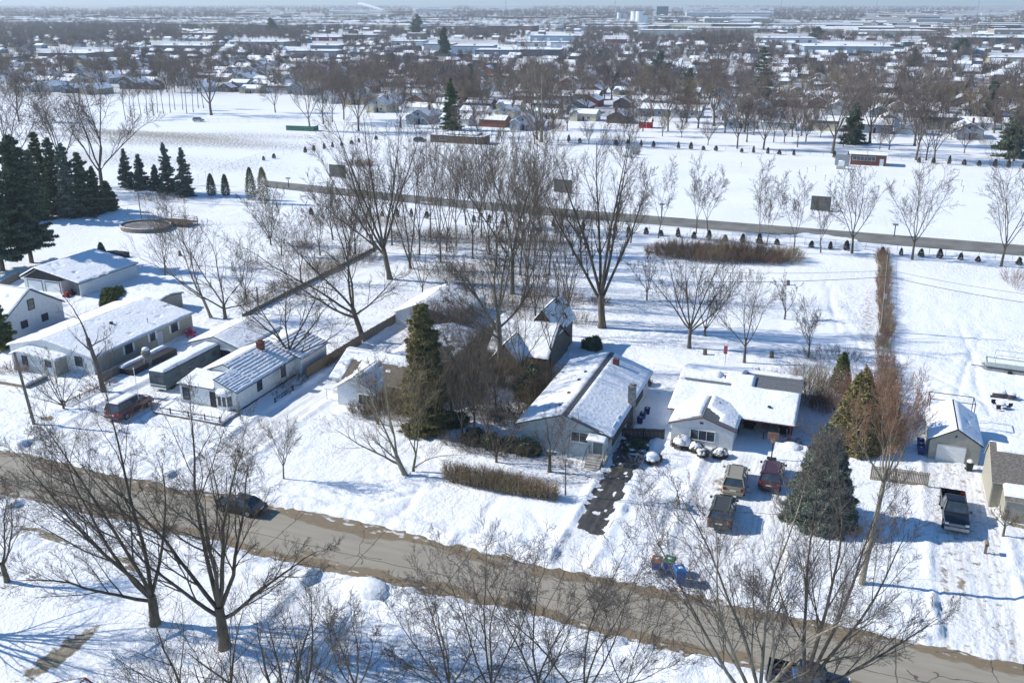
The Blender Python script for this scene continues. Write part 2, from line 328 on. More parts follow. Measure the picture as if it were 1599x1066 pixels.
# grey lane across the big snowy lot
y0a=G(1200,352)[1]; 
la=mk('lane',[(-152.6,214.7,.16),(-100,208.5,.16),(-60,207,.16),(60,205.,.16),(60,215,.16),(-60,216.,.16),(-100,217.5,.16),(-157.9,223.1,.16)],[(0,1,6,7),(1,2,5,6),(2,3,4,5)],mat('lane_asphalt',(.2,.195,.18),.9,.2,.25,.3,5,col2=(.13,.125,.115))); tag(la,kind='structure')
# ------------------------------------------------------------------ bare tree generator
def unit(a): return a/np.maximum(np.linalg.norm(a,axis=-1,keepdims=True),1e-9)
def tubes(P,R,k):
    N,n,_=P.shape; D=np.gradient(P,axis=1); D=unit(D)
    ref=np.where(np.abs(D[...,2:3])<.8,np.array([0,0,1.]),np.array([1.,0,0])); A=unit(np.cross(D,ref)); Bv=np.cross(D,A)
    th=2*PI*np.arange(k)/k
    V=P[:,:,None,:]+R[:,:,None,None]*(A[:,:,None,:]*np.cos(th)[None,None,:,None]+Bv[:,:,None,:]*np.sin(th)[None,None,:,None])
    base=(np.arange(N*n)*k).reshape(N,n)[:,:-1,None]; j=np.arange(k)[None,None,:]; j2=(j+1)%k
    Fq=np.stack([base+j,base+j2,base+k+j2,base+k+j],-1).reshape(-1,4)
    return V.reshape(-1,3),Fq
def grow(rng,S,D,Ln,R0,n,curv,up,end=.25):
    N=len(S); P=np.zeros((N,n+1,3)); P[:,0]=S; d=D.copy(); st=(Ln/n)[:,None]
    for i in range(n):
        d=unit(d+rng.normal(0,curv,(N,3))+np.array([0,0,up])); P[:,i+1]=P[:,i]+d*st
    t=np.linspace(0,1,n+1)[None,:]; R=R0[:,None]*(1-t*(1-end)); return P,R
def spawn(rng,P,R,Ln,K,tmin,ang,lenf,radf,aj=.2,tmax=1.):
    N,n1,_=P.shape; n=n1-1
    t=(np.linspace(tmin,tmax,K)[None,:]+rng.uniform(-.5,.5,(N,K))*(tmax-tmin)/K).clip(.05,.999); f=t*n; i=np.floor(f).astype(int).clip(0,n-1); fr=(f-i)[...,None]
    ar=np.arange(N)[:,None]; S=P[ar,i]*(1-fr)+P[ar,i+1]*fr; d=unit(P[ar,i+1]-P[ar,i]); r=R[ar,i]*(1-fr[...,0])+R[ar,i+1]*fr[...,0]
    rv=unit(rng.normal(0,1,(N,K,3))); pp=unit(rv-d*np.sum(rv*d,-1,keepdims=True)); a=ang*(1+rng.normal(0,aj,(N,K,1)))
    nd=d*np.cos(a)+pp*np.sin(a)
    L2=Ln[:,None]*lenf*(1.15-.6*t)*rng.uniform(.7,1.25,(N,K)); return S.reshape(-1,3),nd.reshape(-1,3),L2.reshape(-1),(r*radf).reshape(-1)
RT=np.array([cY,sY,0.]);DP=np.array([-sY,cY,0.])
def bare_tree(name,seed,H,tr,mains,fork=.25,K=(7,6,5,4),lf=(.5,.5,.5,.5),ang=(.6,.65,.7,.7),up=(.04,.06,.05,.03),rmin=.0095,bark=M_bark,twig=M_twig,lean=(0,0),curv=.09,tstep=5,label=None,cat='tree',group=None,loc=(0,0,0),rz=0,nomain=None,radf=.5):
    """mains: list of (side, depth, up, length as share of H, start as share of the trunk)"""
    rng=np.random.default_rng(seed); 
    th=H*fork; TP,TR=grow(rng,np.zeros((1,3)),unit(np.array([RT*lean[0]+DP*lean[1]+np.array([0,0,1.])])),np.array([th]),np.array([tr]),tstep,.035,.02,.78)
    TR[:,0]*=1.35; TP[0,0,2]=-.25
    lv=[(TP,TR,8)]
    if isinstance(mains,int):
        mm=[]
        for i in range(mains):
            a=2*PI*i/mains+rng.uniform(-.4,.4); s=rng.uniform(.25,.6) if i else .05; mm.append((math.cos(a)*s,math.sin(a)*s,1,(1-fork)*rng.uniform(.8,1.05),rng.uniform(.75,1)))
        mains=mm
    S=[];D=[];Ls=[];Rs=[]
    for s,dp,u,l,st in mains:
        f=st*tstep; i=min(int(f),tstep-1); p=TP[0,i]*(1-(f-i))+TP[0,i+1]*(f-i); S.append(p); D.append(RT*s+DP*dp+np.array([0,0,u])); Ls.append(l*H)
        Rs.append(TR[0,-1]*(.3+.28*min(1,l/(1-fork+.01))) if len(mains)>1 else TR[0,-1]*.95)
    Ls=np.array(Ls); P,Rr=grow(rng,np.array(S),unit(np.array(D)),Ls,np.array(Rs),8,curv,up[0],.16); lv.append((P,Rr,6))
    sets=[(P,Rr,Ls)]
    for li in range(len(K)):
        P,Rr,Ln=sets[-1]; S,D2,L2,R2=spawn(rng,P,Rr,Ln,K[li],.22 if li==0 else .18,ang[li],lf[li],radf)
        ns=(6,5,4,3,3)[li]; P2,Rq=grow(rng,S,D2,L2,np.maximum(R2,rmin),ns,curv*(1.1+.25*li),up[min(li+1,3)],.3); Rq=np.maximum(Rq,rmin*.8)
        lv.append((P2,Rq,(5,4,3,3,3)[li])); sets.append((P2,Rq,L2))
    root=thing(name,label,cat,loc,rz,group)
    for nm,grp,m in(('trunk',lv[:3],bark),('crown',lv[3:],twig)):
        Vs=[];Fs=[];o=0
        for P,Rr,k in grp:
            v,f=tubes(P,Rr,k); Vs.append(v); Fs.append(f+o); o+=len(v)
        if Vs: mk(nm,np.concatenate(Vs),np.concatenate(Fs),m,root,nm=='trunk')
    return root
def stems(name,seed,n,rad,h,spread,parent,m,r=.02,K=(4,3),up=.05,ry=None,curv=.1,lf=.45):
    rng=np.random.default_rng(seed); a=rng.uniform(0,2*PI,n); q=np.sqrt(rng.uniform(0,1,n)); x=np.cos(a)*q*rad; y=np.sin(a)*q*(ry or rad)
    S=np.stack([x,y,np.full(n,-.1)],-1); D=unit(np.stack([x/rad*spread,y/(ry or rad)*spread,np.ones(n)],-1)+rng.normal(0,.12,(n,3))); Ls=h*rng.uniform(.7,1.1,n)*(1-.25*q)
    P,R_=grow(rng,S,D,Ls,np.full(n,r),5,curv,up,.4); Vs=[];Fs=[];o=0; cur=(P,R_,Ls); lst=[(P,R_,4)]
    for k in K:
        S,D2,L2,R2=spawn(rng,*cur,k,.3,.55,lf,.6); P2,Rq=grow(rng,S,D2,L2,np.maximum(R2,.009),3,.15,.05,.5); lst.append((P2,Rq,3)); cur=(P2,Rq,L2)
    for P,R_,k in lst:
        v,f=tubes(P,R_,k); Vs.append(v);Fs.append(f+o);o+=len(v)
    return mk(name,np.concatenate(Vs),np.concatenate(Fs),m,parent),cur[0][:,-1]
def leaves(rng,P,size,asp=1.,droop=0):
    n=len(P); a=unit(rng.normal(0,1,(n,3))); b=unit(np.cross(a,rng.normal(0,1,(n,3)))); s=size*rng.uniform(.6,1.3,(n,1))
    a=a*s*asp*1.5; b=b*s*.42; V=np.stack([P-a-b*.6,P+a*.2-b,P+a+b*.5,P-a*.3+b],1).reshape(-1,3); return V,np.arange(4*n).reshape(-1,4)
def spruce(name,seed,H,R_,m,label,loc,cat='evergreen tree',n_wh=26,fl=260,skirt=.08,pw=.85,leaf=.16,group=None,gaps=.25,rz=0,lo=.5,fan=.15):
    fl=int(fl*2.0); leaf*=.8
    rng=np.random.default_rng(seed); root=thing(name,label,cat,loc,rz,group)
    P,Rr=grow(rng,np.zeros((1,3)),np.array([[0,0,1.]]),np.array([H*.97]),np.array([H*.016+.05]),6,.01,0,.1); P[:,0,2]=-.3; v,f=tubes(P,Rr,7); Vt=[v];Ft=[f];o=len(v)
    pts=[];BP=[]
    for i in range(n_wh):
        t=skirt+(1-skirt)*i/n_wh; z=H*t; r=R_*(1-t)**pw*rng.uniform(.85,1.15)+.12; nb=int(5+6*(1-t))
        for j in range(nb):
            a=rng.uniform(0,2*PI); rr=r*rng.uniform(lo,1.1)*(1 if rng.random()>gaps else .6); up=.35*t-.12
            e=np.array([math.cos(a)*rr,math.sin(a)*rr,up*rr]); s=np.array([0,0,z+rng.uniform(-.2,.2)]); mid=s+e*.5+np.array([0,0,-.06*rr]); en=s+e+np.array([0,0,.04*rr]); BP.append([s,mid,en])
            q=max(3,int(fl*rr/R_/nb*1.6)); tt=rng.uniform(.12,1,q)**.7; sd=rng.normal(0,1,(q,1))*np.array([-math.sin(a),math.cos(a),0])*rr*fan*(1.15-tt)[:,None]
            pt=s+e*tt[:,None]+sd+rng.normal(0,.07,(q,3)); pt[:,2]-=np.abs(sd[:,0])*.3+.1*rr*tt*(1-tt); pts.append(pt)
    BP=np.array(BP); v,f=tubes(BP,np.tile(np.array([[.03,.02,.01]])*(H/10),(len(BP),1)),3); Vt.append(v);Ft.append(f+o)
    mk('trunk',np.concatenate(Vt),np.concatenate(Ft),M_bark,root)
    v,f=leaves(rng,np.concatenate(pts),leaf,1.5); mk('crown',v,f,m,root); return root
def bushpts(rng,n,rx,ry,h,z0=0,hollow=.5):
    d=unit(rng.normal(0,1,(n,3))); d[:,2]=np.abs(d[:,2]); q=rng.uniform(hollow,1,(n,1))**.5; P=d*q*np.array([rx,ry,h]); P[:,2]+=z0
    ph=rng.uniform(0,6,3); P*=(1+.13*np.sin(P[:,0:1]*2.3/rx*2+ph[0])*np.cos(P[:,1:2]*2/ry*2+ph[1])); return P
def evergreen_bush(name,seed,rx,ry,h,m,label,loc,cat='shrub',n=1500,leaf=.12,cap=0,group=None,core=True,pointy=False):
    rng=np.random.default_rng(seed); root=thing(name,label,cat,loc,rng.uniform(0,6),group); n=int(n*1.7)
    P=bushpts(rng,n,rx,ry,h); P+=unit(P)*(.28*np.sin(P[:,0:1]*4.1+seed)*np.sin(P[:,1:2]*3.7+1)*np.sin(P[:,2:3]*4.3))
    if pointy: P[:,:2]*=(1-(P[:,2:3]/h).clip(0,1))**.55*1.1
    v,f=leaves(rng,P,leaf,1.2); mk('foliage',v,f,m,root)
    s=MB(); 
    for i in range(5): a=i*1.3; s.tube([(0,0,-.1),(math.cos(a)*rx*.4,math.sin(a)*ry*.4,h*.6)],[.05,.02],5)
    s.obj('stem',M_bark,root)
    if cap:
        rr=random.Random(seed); c=MB(); 
        for k_ in range(7): q_=0 if k_==0 else .55; a_=k_*1.05+seed; c.dome(math.cos(a_)*rx*q_,math.sin(a_)*ry*q_,h*rr.uniform(.3,.5),rx*(.8 if k_==0 else rr.uniform(.3,.45)),ry*(.8 if k_==0 else rr.uniform(.3,.45)),h*(.85 if k_==0 else rr.uniform(.4,.6))*cap,14,5,rr)
        c.obj('snow_cap',M_snow,root,True)
    return root
# ------------------------------------------------------------------ roofs, windows, houses
def snowpatch(q,t,parent,seed=0,mask=None,n=None,lift=.01,name='snow_cover',edge=.12,cell=.22):
    q=[np.array(p,float) for p in q]; lu=np.linalg.norm(q[1]-q[0]); lv=np.linalg.norm(q[3]-q[0]); nu=max(4,min(160,int(lu/cell))); nv_=max(4,min(160,int(lv/cell)))
    u=np.linspace(0,1,nu+1); v=np.linspace(0,1,nv_+1); U,Vv=np.meshgrid(u,v); nrm=np.cross(q[1]-q[0],q[3]-q[0]); nrm/=np.linalg.norm(nrm)
    if nrm[2]<0: nrm=-nrm
    Pt=(q[0]*((1-U)*(1-Vv))[...,None]+q[1]*(U*(1-Vv))[...,None]+q[2]*(U*Vv)[...,None]+q[3]*((1-U)*Vv)[...,None])
    xs=U*lu;ys=Vv*lv; e=np.minimum(np.minimum(xs,lu-xs),np.minimum(ys,lv-ys)); 
    T=t*(.75+.5*vn(xs,ys,.5,seed+1))*ss(-.02,edge,e)+.015
    cov=np.ones_like(T,dtype=bool)
    if mask is not None:
        fld=mask(U,Vv)+ (vn(xs,ys,.8,seed+5)-.5)*.5+(vn(xs,ys,2.6,seed+6)-.5)*.22
        T=T*ss(0,.16,fld); cov=fld>-.03
    Pt=Pt+nrm*(lift+T)[...,None]; i=np.arange(U.size).reshape(U.shape)
    f=np.stack([i[:-1,:-1],i[:-1,1:],i[1:,1:],i[1:,:-1]],-1).reshape(-1,4); k=(cov[:-1,:-1]|cov[:-1,1:]|cov[1:,1:]|cov[1:,:-1]).ravel(); f=f[k]
    if len(f)==0: return None
    V=Pt.reshape(-1,3)
    # skirt down to the roof round the outline
    if mask is None:
        bd=np.concatenate([i[0,:],i[1:,-1],i[-1,-2::-1],i[-2:0:-1,0]]); m_=len(bd); low=V[bd]-nrm*((T.ravel()[bd])[:,None]+.005); b0=len(V); V=np.concatenate([V,low]); j=np.arange(m_); f=np.concatenate([f,np.stack([bd,b0+j,b0+(j+1)%m_,bd[(j+1)%m_]],-1)])
    return mk(name,V,f,M_snow,parent,True)
def gable(wall,x0,x1,y0,y1,zb,ze,zr,ax,off=.5):
    """closed prism; ax is the ridge direction"""
    if ax=='y':
        xm=x0+(x1-x0)*off; pr=[(x0,zb),(x1,zb),(x1,ze),(xm,zr),(x0,ze)]; wall.loft([[(a,y0,b) for a,b in pr],[(a,y1,b) for a,b in pr]])
    else:
        ym=y0+(y1-y0)*off; pr=[(y0,zb),(y1,zb),(y1,ze),(ym,zr),(y0,ze)]; wall.loft([[(x1,a,b) for a,b in pr],[(x0,a,b) for a,b in pr]])
def roofplanes(x0,x1,y0,y1,ze,zr,ax,off=.5,oh=.35,og=.3,lift=.03):
    if ax=='y':
        xm=x0+(x1-x0)*off; sl=(zr-ze)/(xm-x0) if xm-x0>.01 else 0; sr=(zr-ze)/(x1-xm) if x1-xm>.01 else 0; r=[]
        if xm-x0>.01: r.append([(x0-oh,y0-og,ze-sl*oh+lift),(xm,y0-og,zr+lift),(xm,y1+og,zr+lift),(x0-oh,y1+og,ze-sl*oh+lift)])
        if x1-xm>.01: r.append([(xm,y0-og,zr+lift),(x1+oh,y0-og,ze-sr*oh+lift),(x1+oh,y1+og,ze-sr*oh+lift),(xm,y1+og,zr+lift)])
        return r
    ym=y0+(y1-y0)*off; sf=(zr-ze)/max(.01,ym-y0); sb=(zr-ze)/max(.01,y1-ym); r=[]
    if ym-y0>.01: r.append([(x0-og,y0-oh,ze-sf*oh+lift),(x1+og,y0-oh,ze-sf*oh+lift),(x1+og,ym,zr+lift),(x0-og,ym,zr+lift)])
    if y1-ym>.01: r.append([(x0-og,ym,zr+lift),(x1+og,ym,zr+lift),(x1+og,y1+oh,ze-sb*oh+lift),(x0-og,y1+oh,ze-sb*oh+lift)])
    return r
def opening(h,kind,face,pos,a,z,w_,hh,frame=M_white,pane=M_glass,bars=(1,1),label=None,shutter=None):
    """kind window/door/garage_door; face '-y','+x','-x'; pos = wall plane, a = centre along the wall, z = bottom"""
    def bx(mb,a0,a1,z0,z1,d0,d1):
        if face=='-y': mb.box(a0,a1,pos-d1,pos-d0,z0,z1)
        elif face=='+x': mb.box(pos+d0,pos+d1,a0,a1,z0,z1)
        else: mb.box(pos-d1,pos-d0,a0,a1,z0,z1)
    t=.08; f=MB(); bx(f,a-w_/2-t,a-w_/2,z-t,z+hh+t,.003,.07); bx(f,a+w_/2,a+w_/2+t,z-t,z+hh+t,.003,.07); bx(f,a-w_/2,a+w_/2,z+hh,z+hh+t,.003,.07)
    if kind!='door': bx(f,a-w_/2,a+w_/2,z-t,z,.003,.1)
    p=MB()
    if kind=='window':
        for i in range(1,bars[0]): bx(f,a-w_/2+w_*i/bars[0]-.03,a-w_/2+w_*i/bars[0]+.03,z,z+hh,.003,.055)
        for i in range(1,bars[1]): bx(f,a-w_/2,a+w_/2,z+hh*i/bars[1]-.025,z+hh*i/bars[1]+.025,.003,.05)
        fo=f.obj('window',frame,h); bx(p,a-w_/2,a+w_/2,z,z+hh,.004,.025); p.obj('pane',pane,fo)
        if shutter:
            for sg in(-1,1): s=MB(); c=a+sg*(w_/2+t+.22); bx(s,c-.18,c+.18,z-.05,z+hh+.05,.004,.05); s.obj('shutter',shutter,fo)
    else:
        fo=f.obj(kind,frame,h); nb=bars[1]
        for i in range(nb): bx(p,a-w_/2,a+w_/2,z+hh*i/nb+.015,z+hh*(i+1)/nb-.015,.004,.04)
        bx(p,a-w_/2,a+w_/2,z,z+hh,.004,.03); p.obj('panel',pane,fo)
        if kind=='door':
            k=MB(); bx(k,a+w_/2-.14,a+w_/2-.08,z+.95,z+1.02,.045,.1); k.obj('handle',M_metal,fo)
    return fo
def house(name,label,cat,loc,wings,wallm,roofm,trim=M_white,snow=.16,rt=.12,masks=None,seed=0,group=None,cell=.22):
    """wings: dict(x0,x1,y0,y1,zb,ze,zr,ax,off,oh) in local metres"""
    h=thing(name,label,cat,loc,0,group); wl=MB(); 
    pl=[]
    for w_ in wings:
        g=dict(zb=-.3,off=.5,oh=.35,og=.25); g.update(w_)
        if not g.get('open'): gable(wl,g['x0'],g['x1'],g['y0'],g['y1'],g['zb'],g['ze'],g['zr'],g['ax'],g['off'])
        if not g.get('noroof'): pl+=roofplanes(g['x0'],g['x1'],g['y0'],g['y1'],g['ze'],g['zr'],g['ax'],g['off'],g['oh'],g['og'],.03+.007*len(pl))
    wl.obj('wall',wallm,h)
    r=MB(); fa=MB()
    for q in pl:
        r.slab(q,rt)
    ro=r.obj('roof',roofm,h)
    for k,q in enumerate(pl):      # fascia boards along the free edges
        q=[Vector(p) for p in q]; n=(q[1]-q[0]).cross(q[3]-q[0]).normalized()
        for a,b in((0,1),(1,2),(2,3),(3,0)):
            if abs(q[a].z-q[b].z)<.01 and max(q[a].z,q[b].z)>min(p.z for p in q)+.05: continue
            d=(q[b]-q[a]).normalized(); s=d.cross(n).normalized(); e0,e1=q[a]+n*.02,q[b]+n*.02
            fa.add([tuple(p) for p in(e0,e1,e1+s*.035,e0+s*.035,e0+n*(rt-.05),e1+n*(rt-.05),e1+n*(rt-.05)+s*.035,e0+n*(rt-.05)+s*.035)],[(0,3,2,1),(4,5,6,7),(0,1,5,4),(1,2,6,5),(2,3,7,6),(3,0,4,7)])
    fa.obj('fascia',trim,ro)
    for k,q in enumerate(pl):
        mk_=(masks or {}).get(k,(lambda U,V:.3+0*U) if snow<.2 else None)
        if mk_ is False or not snow: continue
        q2=[Vector(p) for p in q]; n=(q2[1]-q2[0]).cross(q2[3]-q2[0]).normalized(); 
        snowpatch([tuple(p+n*rt) for p in q2],snow,ro,seed+k*7,mk_,cell=cell)
    return h
def chimney(h,x,y,z0,z1,w_,d,m,par=None):
    c=MB(); c.box(x-w_/2,x+w_/2,y-d/2,y+d/2,z0,z1); c.box(x-w_/2-.06,x+w_/2+.06,y-d/2-.06,y+d/2+.06,z1-.12,z1+.04); c.box(x-w_/4,x+w_/4,y-d/4,y+d/4,z1+.04,z1+.25); return c.obj('chimney',m,par or h)
def roof_of(h):
    for c in h.children:
        if c.name.startswith('roof'): return c
def RX(px,py,Xw):               # where the line of sight meets the wall plane x = Xw
    a=G(px,py,0); t=Xw/a[0]; return a[1]*t, CH*(1-t)
def RYp(px,py,Yw):
    a=G(px,py,0); t=Yw/a[1]; return a[0]*t, CH*(1-t)
def W(h,face,plane,px,py,w_,hh,kind='window',z=None,**k):
    if face=='-y': a,zc=RYp(px,py,plane); return opening(h,kind,face,plane-h.location.y,a-h.location.x,(zc-hh/2) if z is None else z,w_,hh,**k)
    a,zc=RX(px,py,plane); return opening(h,kind,face,plane-h.location.x,a-h.location.y,(zc-hh/2) if z is None else z,w_,hh,**k)
# tall white house at the left edge
h=house('white_house','tall white gabled house with three windows in its end wall, at the left edge','house',(-128,95.5,0),[dict(x0=0,x1=11.5,y0=0,y1=11.5,ze=3.2,zr=6.8,ax='x')],M_sidew,M_shg,M_dark,seed=3)
for p in[(48,475,1.1,1.5),(38,506,1.1,1.),(70,495,1.1,1.)]: W(h,'+x',-116.5,*p,frame=M_dark,bars=(1,2))
# long low garage with a double door
h=house('garage_building','long white garage with two pale doors and an open bay under a lopsided snowy roof','garage',(-136,117.2,0),[dict(x0=0,x1=13,y0=0,y1=14,ze=2.6,zr=4.4,ax='y',off=.27,open=1,oh=.2),dict(x0=0.1,x1=8.6,y0=0.3,y1=13.8,ze=2.5,zr=4.3,ax='y',off=.4,noroof=1),
   dict(x0=8.4,x1=12.9,y0=3,y1=13.9,ze=2.6,zr=3.1,ax='y',off=.02,noroof=1)],M_sidew,M_dark,M_dark,seed=9)
for c in h.children:
    if c.name.startswith('wall'): c.data.materials[0]=M_sidew
g=MB(); g.box(12.75,12.9,0.1,3,-.2,2.6); g.obj('side_wall',M_sidew,h)
g=MB(); g.add([(.3,.25,2.45),(8.5,.25,2.45),(8.5,.25,3.4),(3.5,.25,4.2)],[(0,1,2,3)]); g.obj('gable_panel',M_dark,h)
opening(h,'garage_door','-y',.3,2.6,0,3.2,2.1,frame=M_dark,pane=M_white,bars=(1,4)); opening(h,'garage_door','-y',.3,6.6,0,3.2,2.1,frame=M_dark,pane=M_white,bars=(1,4))
# long ranch house
h=house('ranch_house','long low tan and white house with white-shuttered side windows beside the picket fence','house',(-109,87.8,0),
 [dict(x0=0,x1=14.8,y0=2.1,y1=22.6,ze=2.75,zr=4.3,ax='y',off=.44),dict(x0=2.6,x1=10.1,y0=0,y1=5,ze=2.45,zr=3.0,ax='y',off=.2,oh=.3)],M_sidew,M_shg,M_white,seed=12,snow=.14)
g=MB(); g.box(14.8,14.83,2.2,22.5,0,2.72); g.box(10.1,10.13,.05,2.1,0,2.4); g.obj('tan_wall_panel',M_sidet,h)
for px,py,ww in[(201,544,1.3),(238,525,.9),(272,511,1.3)]: W(h,'+x',-94.17,px,py,ww,1.15,bars=(2,1),frame=M_dark,shutter=M_white)
W(h,'+x',-94.17,249,524,.9,2.,kind='door',z=.1,pane=M_sideb,bars=(1,1))
for px,py,ww in[(39,562,.8),(75,566,.9)]: W(h,'-y',87.8,px,py,ww,1.1,bars=(1,2),frame=M_dark)
W(h,'-y',89.9,123,564,1.1,1.2,frame=M_dark,bars=(2,2))
r=roof_of(h); g=MB(); g.cyl(9.6,11.5,3.9,4.3,.28,.28,10); g.obj('roof_vent',M_dark,r); g=MB(); g.cyl(12.9,15.2,3,3.9,.06,.06,8); g.cyl(12.9,15.2,3.9,4.05,.12,.1,8); g.obj('vent_pipe',M_metal,r)
# porch deck of the ranch house
g=MB(); t=thing('porch_deck','low wooden porch deck under snow in front of the ranch house','deck',(-107,83.4,0))
g.box(0,7.4,0,3.6,0,.5); g.obj('platform',M_wood,t); snowpatch([(0,0,.5),(7.4,0,.5),(7.4,3.6,.5),(0,3.6,.5)],.14,t,4)
g=MB(); g.tube([(1.2,-1,.9),(2.6,-1,.9)],.04,4); g.tube([(1.2,-1,.9),(1.2,.1,1.4)],.04,4); g.tube([(1.2,-1,0),(1.2,-1,.9)],.05,4); g.tube([(1.2,.1,.5),(1.2,.1,1.4)],.05,4); g.tube([(2.6,-1,.9),(2.6,.1,1.4)],.04,4); g.tube([(2.6,-1,0),(2.6,-1,.9)],.05,4); g.tube([(2.6,.1,.5),(2.6,.1,1.4)],.05,4); g.obj('railing',M_white,t)
# backyard shed
house('tan_shed','low tan flat-roofed shed behind the long ranch house','shed',(-112.5,113,0),[dict(x0=0,x1=9,y0=0,y1=6.5,ze=2.4,zr=2.9,ax='x')],M_sidet,M_shg,M_dark,seed=15)
# pale garage behind the trailer
h=house('detached_garage','pale detached garage with an open dark doorway behind the snow-topped trailer','garage',(-86.3,100.3,0),[dict(x0=0,x1=8.4,y0=0,y1=9.6,ze=2.5,zr=3.8,ax='y')],M_sidew,M_shg,M_dark,seed=17)
opening(h,'garage_door','-y',0,4.4,0,4.6,2.05,frame=M_white,pane=M_dark,bars=(1,4))  # doorway stands open; the dark panel paints the shade inside
# white house with the bay window
st=lambda U,V:.42+.55*np.sin(U*2*PI*9)
h=house('bay_window_house','white house with front bay window, dark door and snow-striped metal roof behind the railed deck','house',(-77,86.4,0),
 [dict(x0=0,x1=8.4,y0=3.7,y1=13,ze=2.95,zr=4.7,ax='y'),dict(x0=0,x1=5.3,y0=0,y1=3.7,ze=2.95,zr=3.5,ax='x',off=1,oh=.3,og=.12),dict(x0=5.3,x1=8.4,y0=0,y1=3.7,ze=2.95,zr=4.23,ax='y',off=0,og=.12),
  dict(x0=1,x1=9.4,y0=13,y1=19.5,ze=2.9,zr=4.3,ax='y')],M_sidew,M_shg,M_dark,seed=21,snow=.08,cell=.11,masks={0:st,1:st,3:st,4:st,5:st})
W(h,'-y',86.4,291,614,.9,1.5,frame=M_dark,bars=(1,2)); W(h,'-y',86.4,333,622,.95,2.05,kind='door',z=.55,frame=M_white,pane=M_dark,bars=(1,2))
W(h,'+x',-68.6,405,600,.9,1.5,frame=M_dark,bars=(1,2)); W(h,'+x',-67.6,442,579,.9,1.5,frame=M_dark,bars=(1,2))
g=MB(); by=-.75
def bay(z0,z1,e=0): return [[(5.75-e,0,z),(6.15-e,by-e,z),(7.55+e,by-e,z),(7.95+e,0,z)] for z in(z0,z1)]
g.loft(bay(.7,1.15)); g.loft(bay(2.5,2.75,.06)); 
for x_,y_ in((5.8,-.02),(6.17,by+.03),(7.53,by+.03),(7.9,-.02),(6.85,by+.02)): g.box(x_-.06,x_+.06,y_-.06,y_+.05,1.15,2.5)
b_=g.obj('bay_window',M_white,h); g=MB(); g.loft(bay(1.15,2.5,-.05)); g.obj('pane',M_glass,b_); g=MB(); g.dome(6.85,-.2,2.75,1.15,.75,.5,14,4); g.obj('snow_cap',M_snow,b_,True)
g=MB(); g.box(8.4,8.43,.1,13,-.2,.45); g.obj('foundation',M_dark,h)
chimney(h,5.0,10.5,3.5,5.6,.8,.8,M_brick,roof_of(h))
# small dark-roofed house behind the conifer
h=house('small_white_house','small white house with patchy snow on its brown roof behind the olive conifer','house',(-60.6,93,0),
 [dict(x0=0,x1=12.6,y0=2.8,y1=12,ze=2.7,zr=4.8,ax='x'),dict(x0=2.4,x1=7.6,y0=0,y1=6.5,ze=2.6,zr=4.3,ax='y'),dict(x0=3.5,x1=11.5,y0=12,y1=25,ze=2.5,zr=3.4,ax='y')],M_sidew,M_shb,M_white,seed=25,snow=.16,
 masks={0:lambda U,V:-.25+.5*(V>.7)+.35*(U<.12)+.3*np.exp(-((U-.3)/.08)**2),1:lambda U,V:-.3+.3*(U<.4)+0*V,4:lambda U,V:.0+.4*V,5:lambda U,V:-.2+.4*V})
W(h,'-y',93,570,624,1.7,1.3,bars=(3,1)); 
g=MB(); g.box(.3,1.9,.6,2.7,-.2,.4); g.box(.3,.42,.6,.72,.4,1.9); g.box(0.2,2.1,.4,2.75,1.9,2.02); g.obj('porch',M_white,h)
# blue-shadowed snowy garage
h=house('white_garage','white garage under a smooth shadowed snowy roof at the end of the wooden fence','garage',(-65.6,123.2,0),[dict(x0=0,x1=10,y0=0,y1=12,ze=2.3,zr=4.0,ax='y',off=.42)],M_sidew,M_dark,M_white,seed=29)
# weathered dark house under the big trees
sh=lambda U,V:.25+0*U
h=house('weathered_house','dark weathered old house with steep gables and patchy snow under the tall trees','house',(-45.5,112.5,0),
 [dict(x0=0,x1=8.6,y0=0,y1=9.5,ze=2.4,zr=5.6,ax='x'),dict(x0=4,x1=8.2,y0=5.2,y1=13,ze=4.4,zr=7.2,ax='y',og=.3),dict(x0=1.5,x1=5,y0=-2.5,y1=3.,ze=2.2,zr=4.4,ax='y')],mat('weathered_board',(.17,.15,.13),.9,.4,3,stretch=(5,5,.4),bump=.5),M_shd,M_dark,seed=33,snow=.14,masks={0:sh,2:lambda U,V:.05+0*U,3:lambda U,V:.05+0*U})
g=MB(); g.add([(4.0,5.0,4.42),(8.2,5.0,4.42),(6.1,5.0,7.15)],[(0,1,2)]); g.add([(4.0,5.1,4.42),(6.1,5.1,7.15),(8.2,5.1,4.42)],[(0,1,2)]); g.obj('gable_panel',M_shd,h)
# blue-grey centre house
h=house('bluegrey_house','pale blue-grey house with a grey side chimney and a dark strip along its snowy ridge','house',(-32.6,90.2,0),
 [dict(x0=0,x1=10.2,y0=0,y1=20,ze=3.2,zr=5.0,ax='y',off=.5,oh=.5,og=.45)],M_sideb,M_shg,M_dark,seed=37,snow=.17,
 masks={0:lambda U,V:.5-.9*(U>.95)+0*V,1:lambda U,V:.5-1.2*(U<.10)-.6*((V<.03))+0*V})
g=MB(); g.box(10.72,10.84,-.46,14.2,2.3,3.2); g.obj('side_fascia',M_dark,roof_of(h))
chimney(h,10.55,9.3,-.2,5.6,.75,1.1,M_brickp)
g=MB()
for i,(a,b) in enumerate([(3.9,2.2),(3.7,6.2),(3.7,10.4),(3.7,13.2)]): z_=3.2+a/5.1*1.8+.15; g.box(a-.17,a+.17,b-.17,b+.17,z_,z_+.32)
g.obj('roof_vent',M_dark,roof_of(h)); g=MB(); g.box(6.2,6.9,16.8,17.5,3.6,5.6); g.obj('brick_chimney',M_brick,roof_of(h))
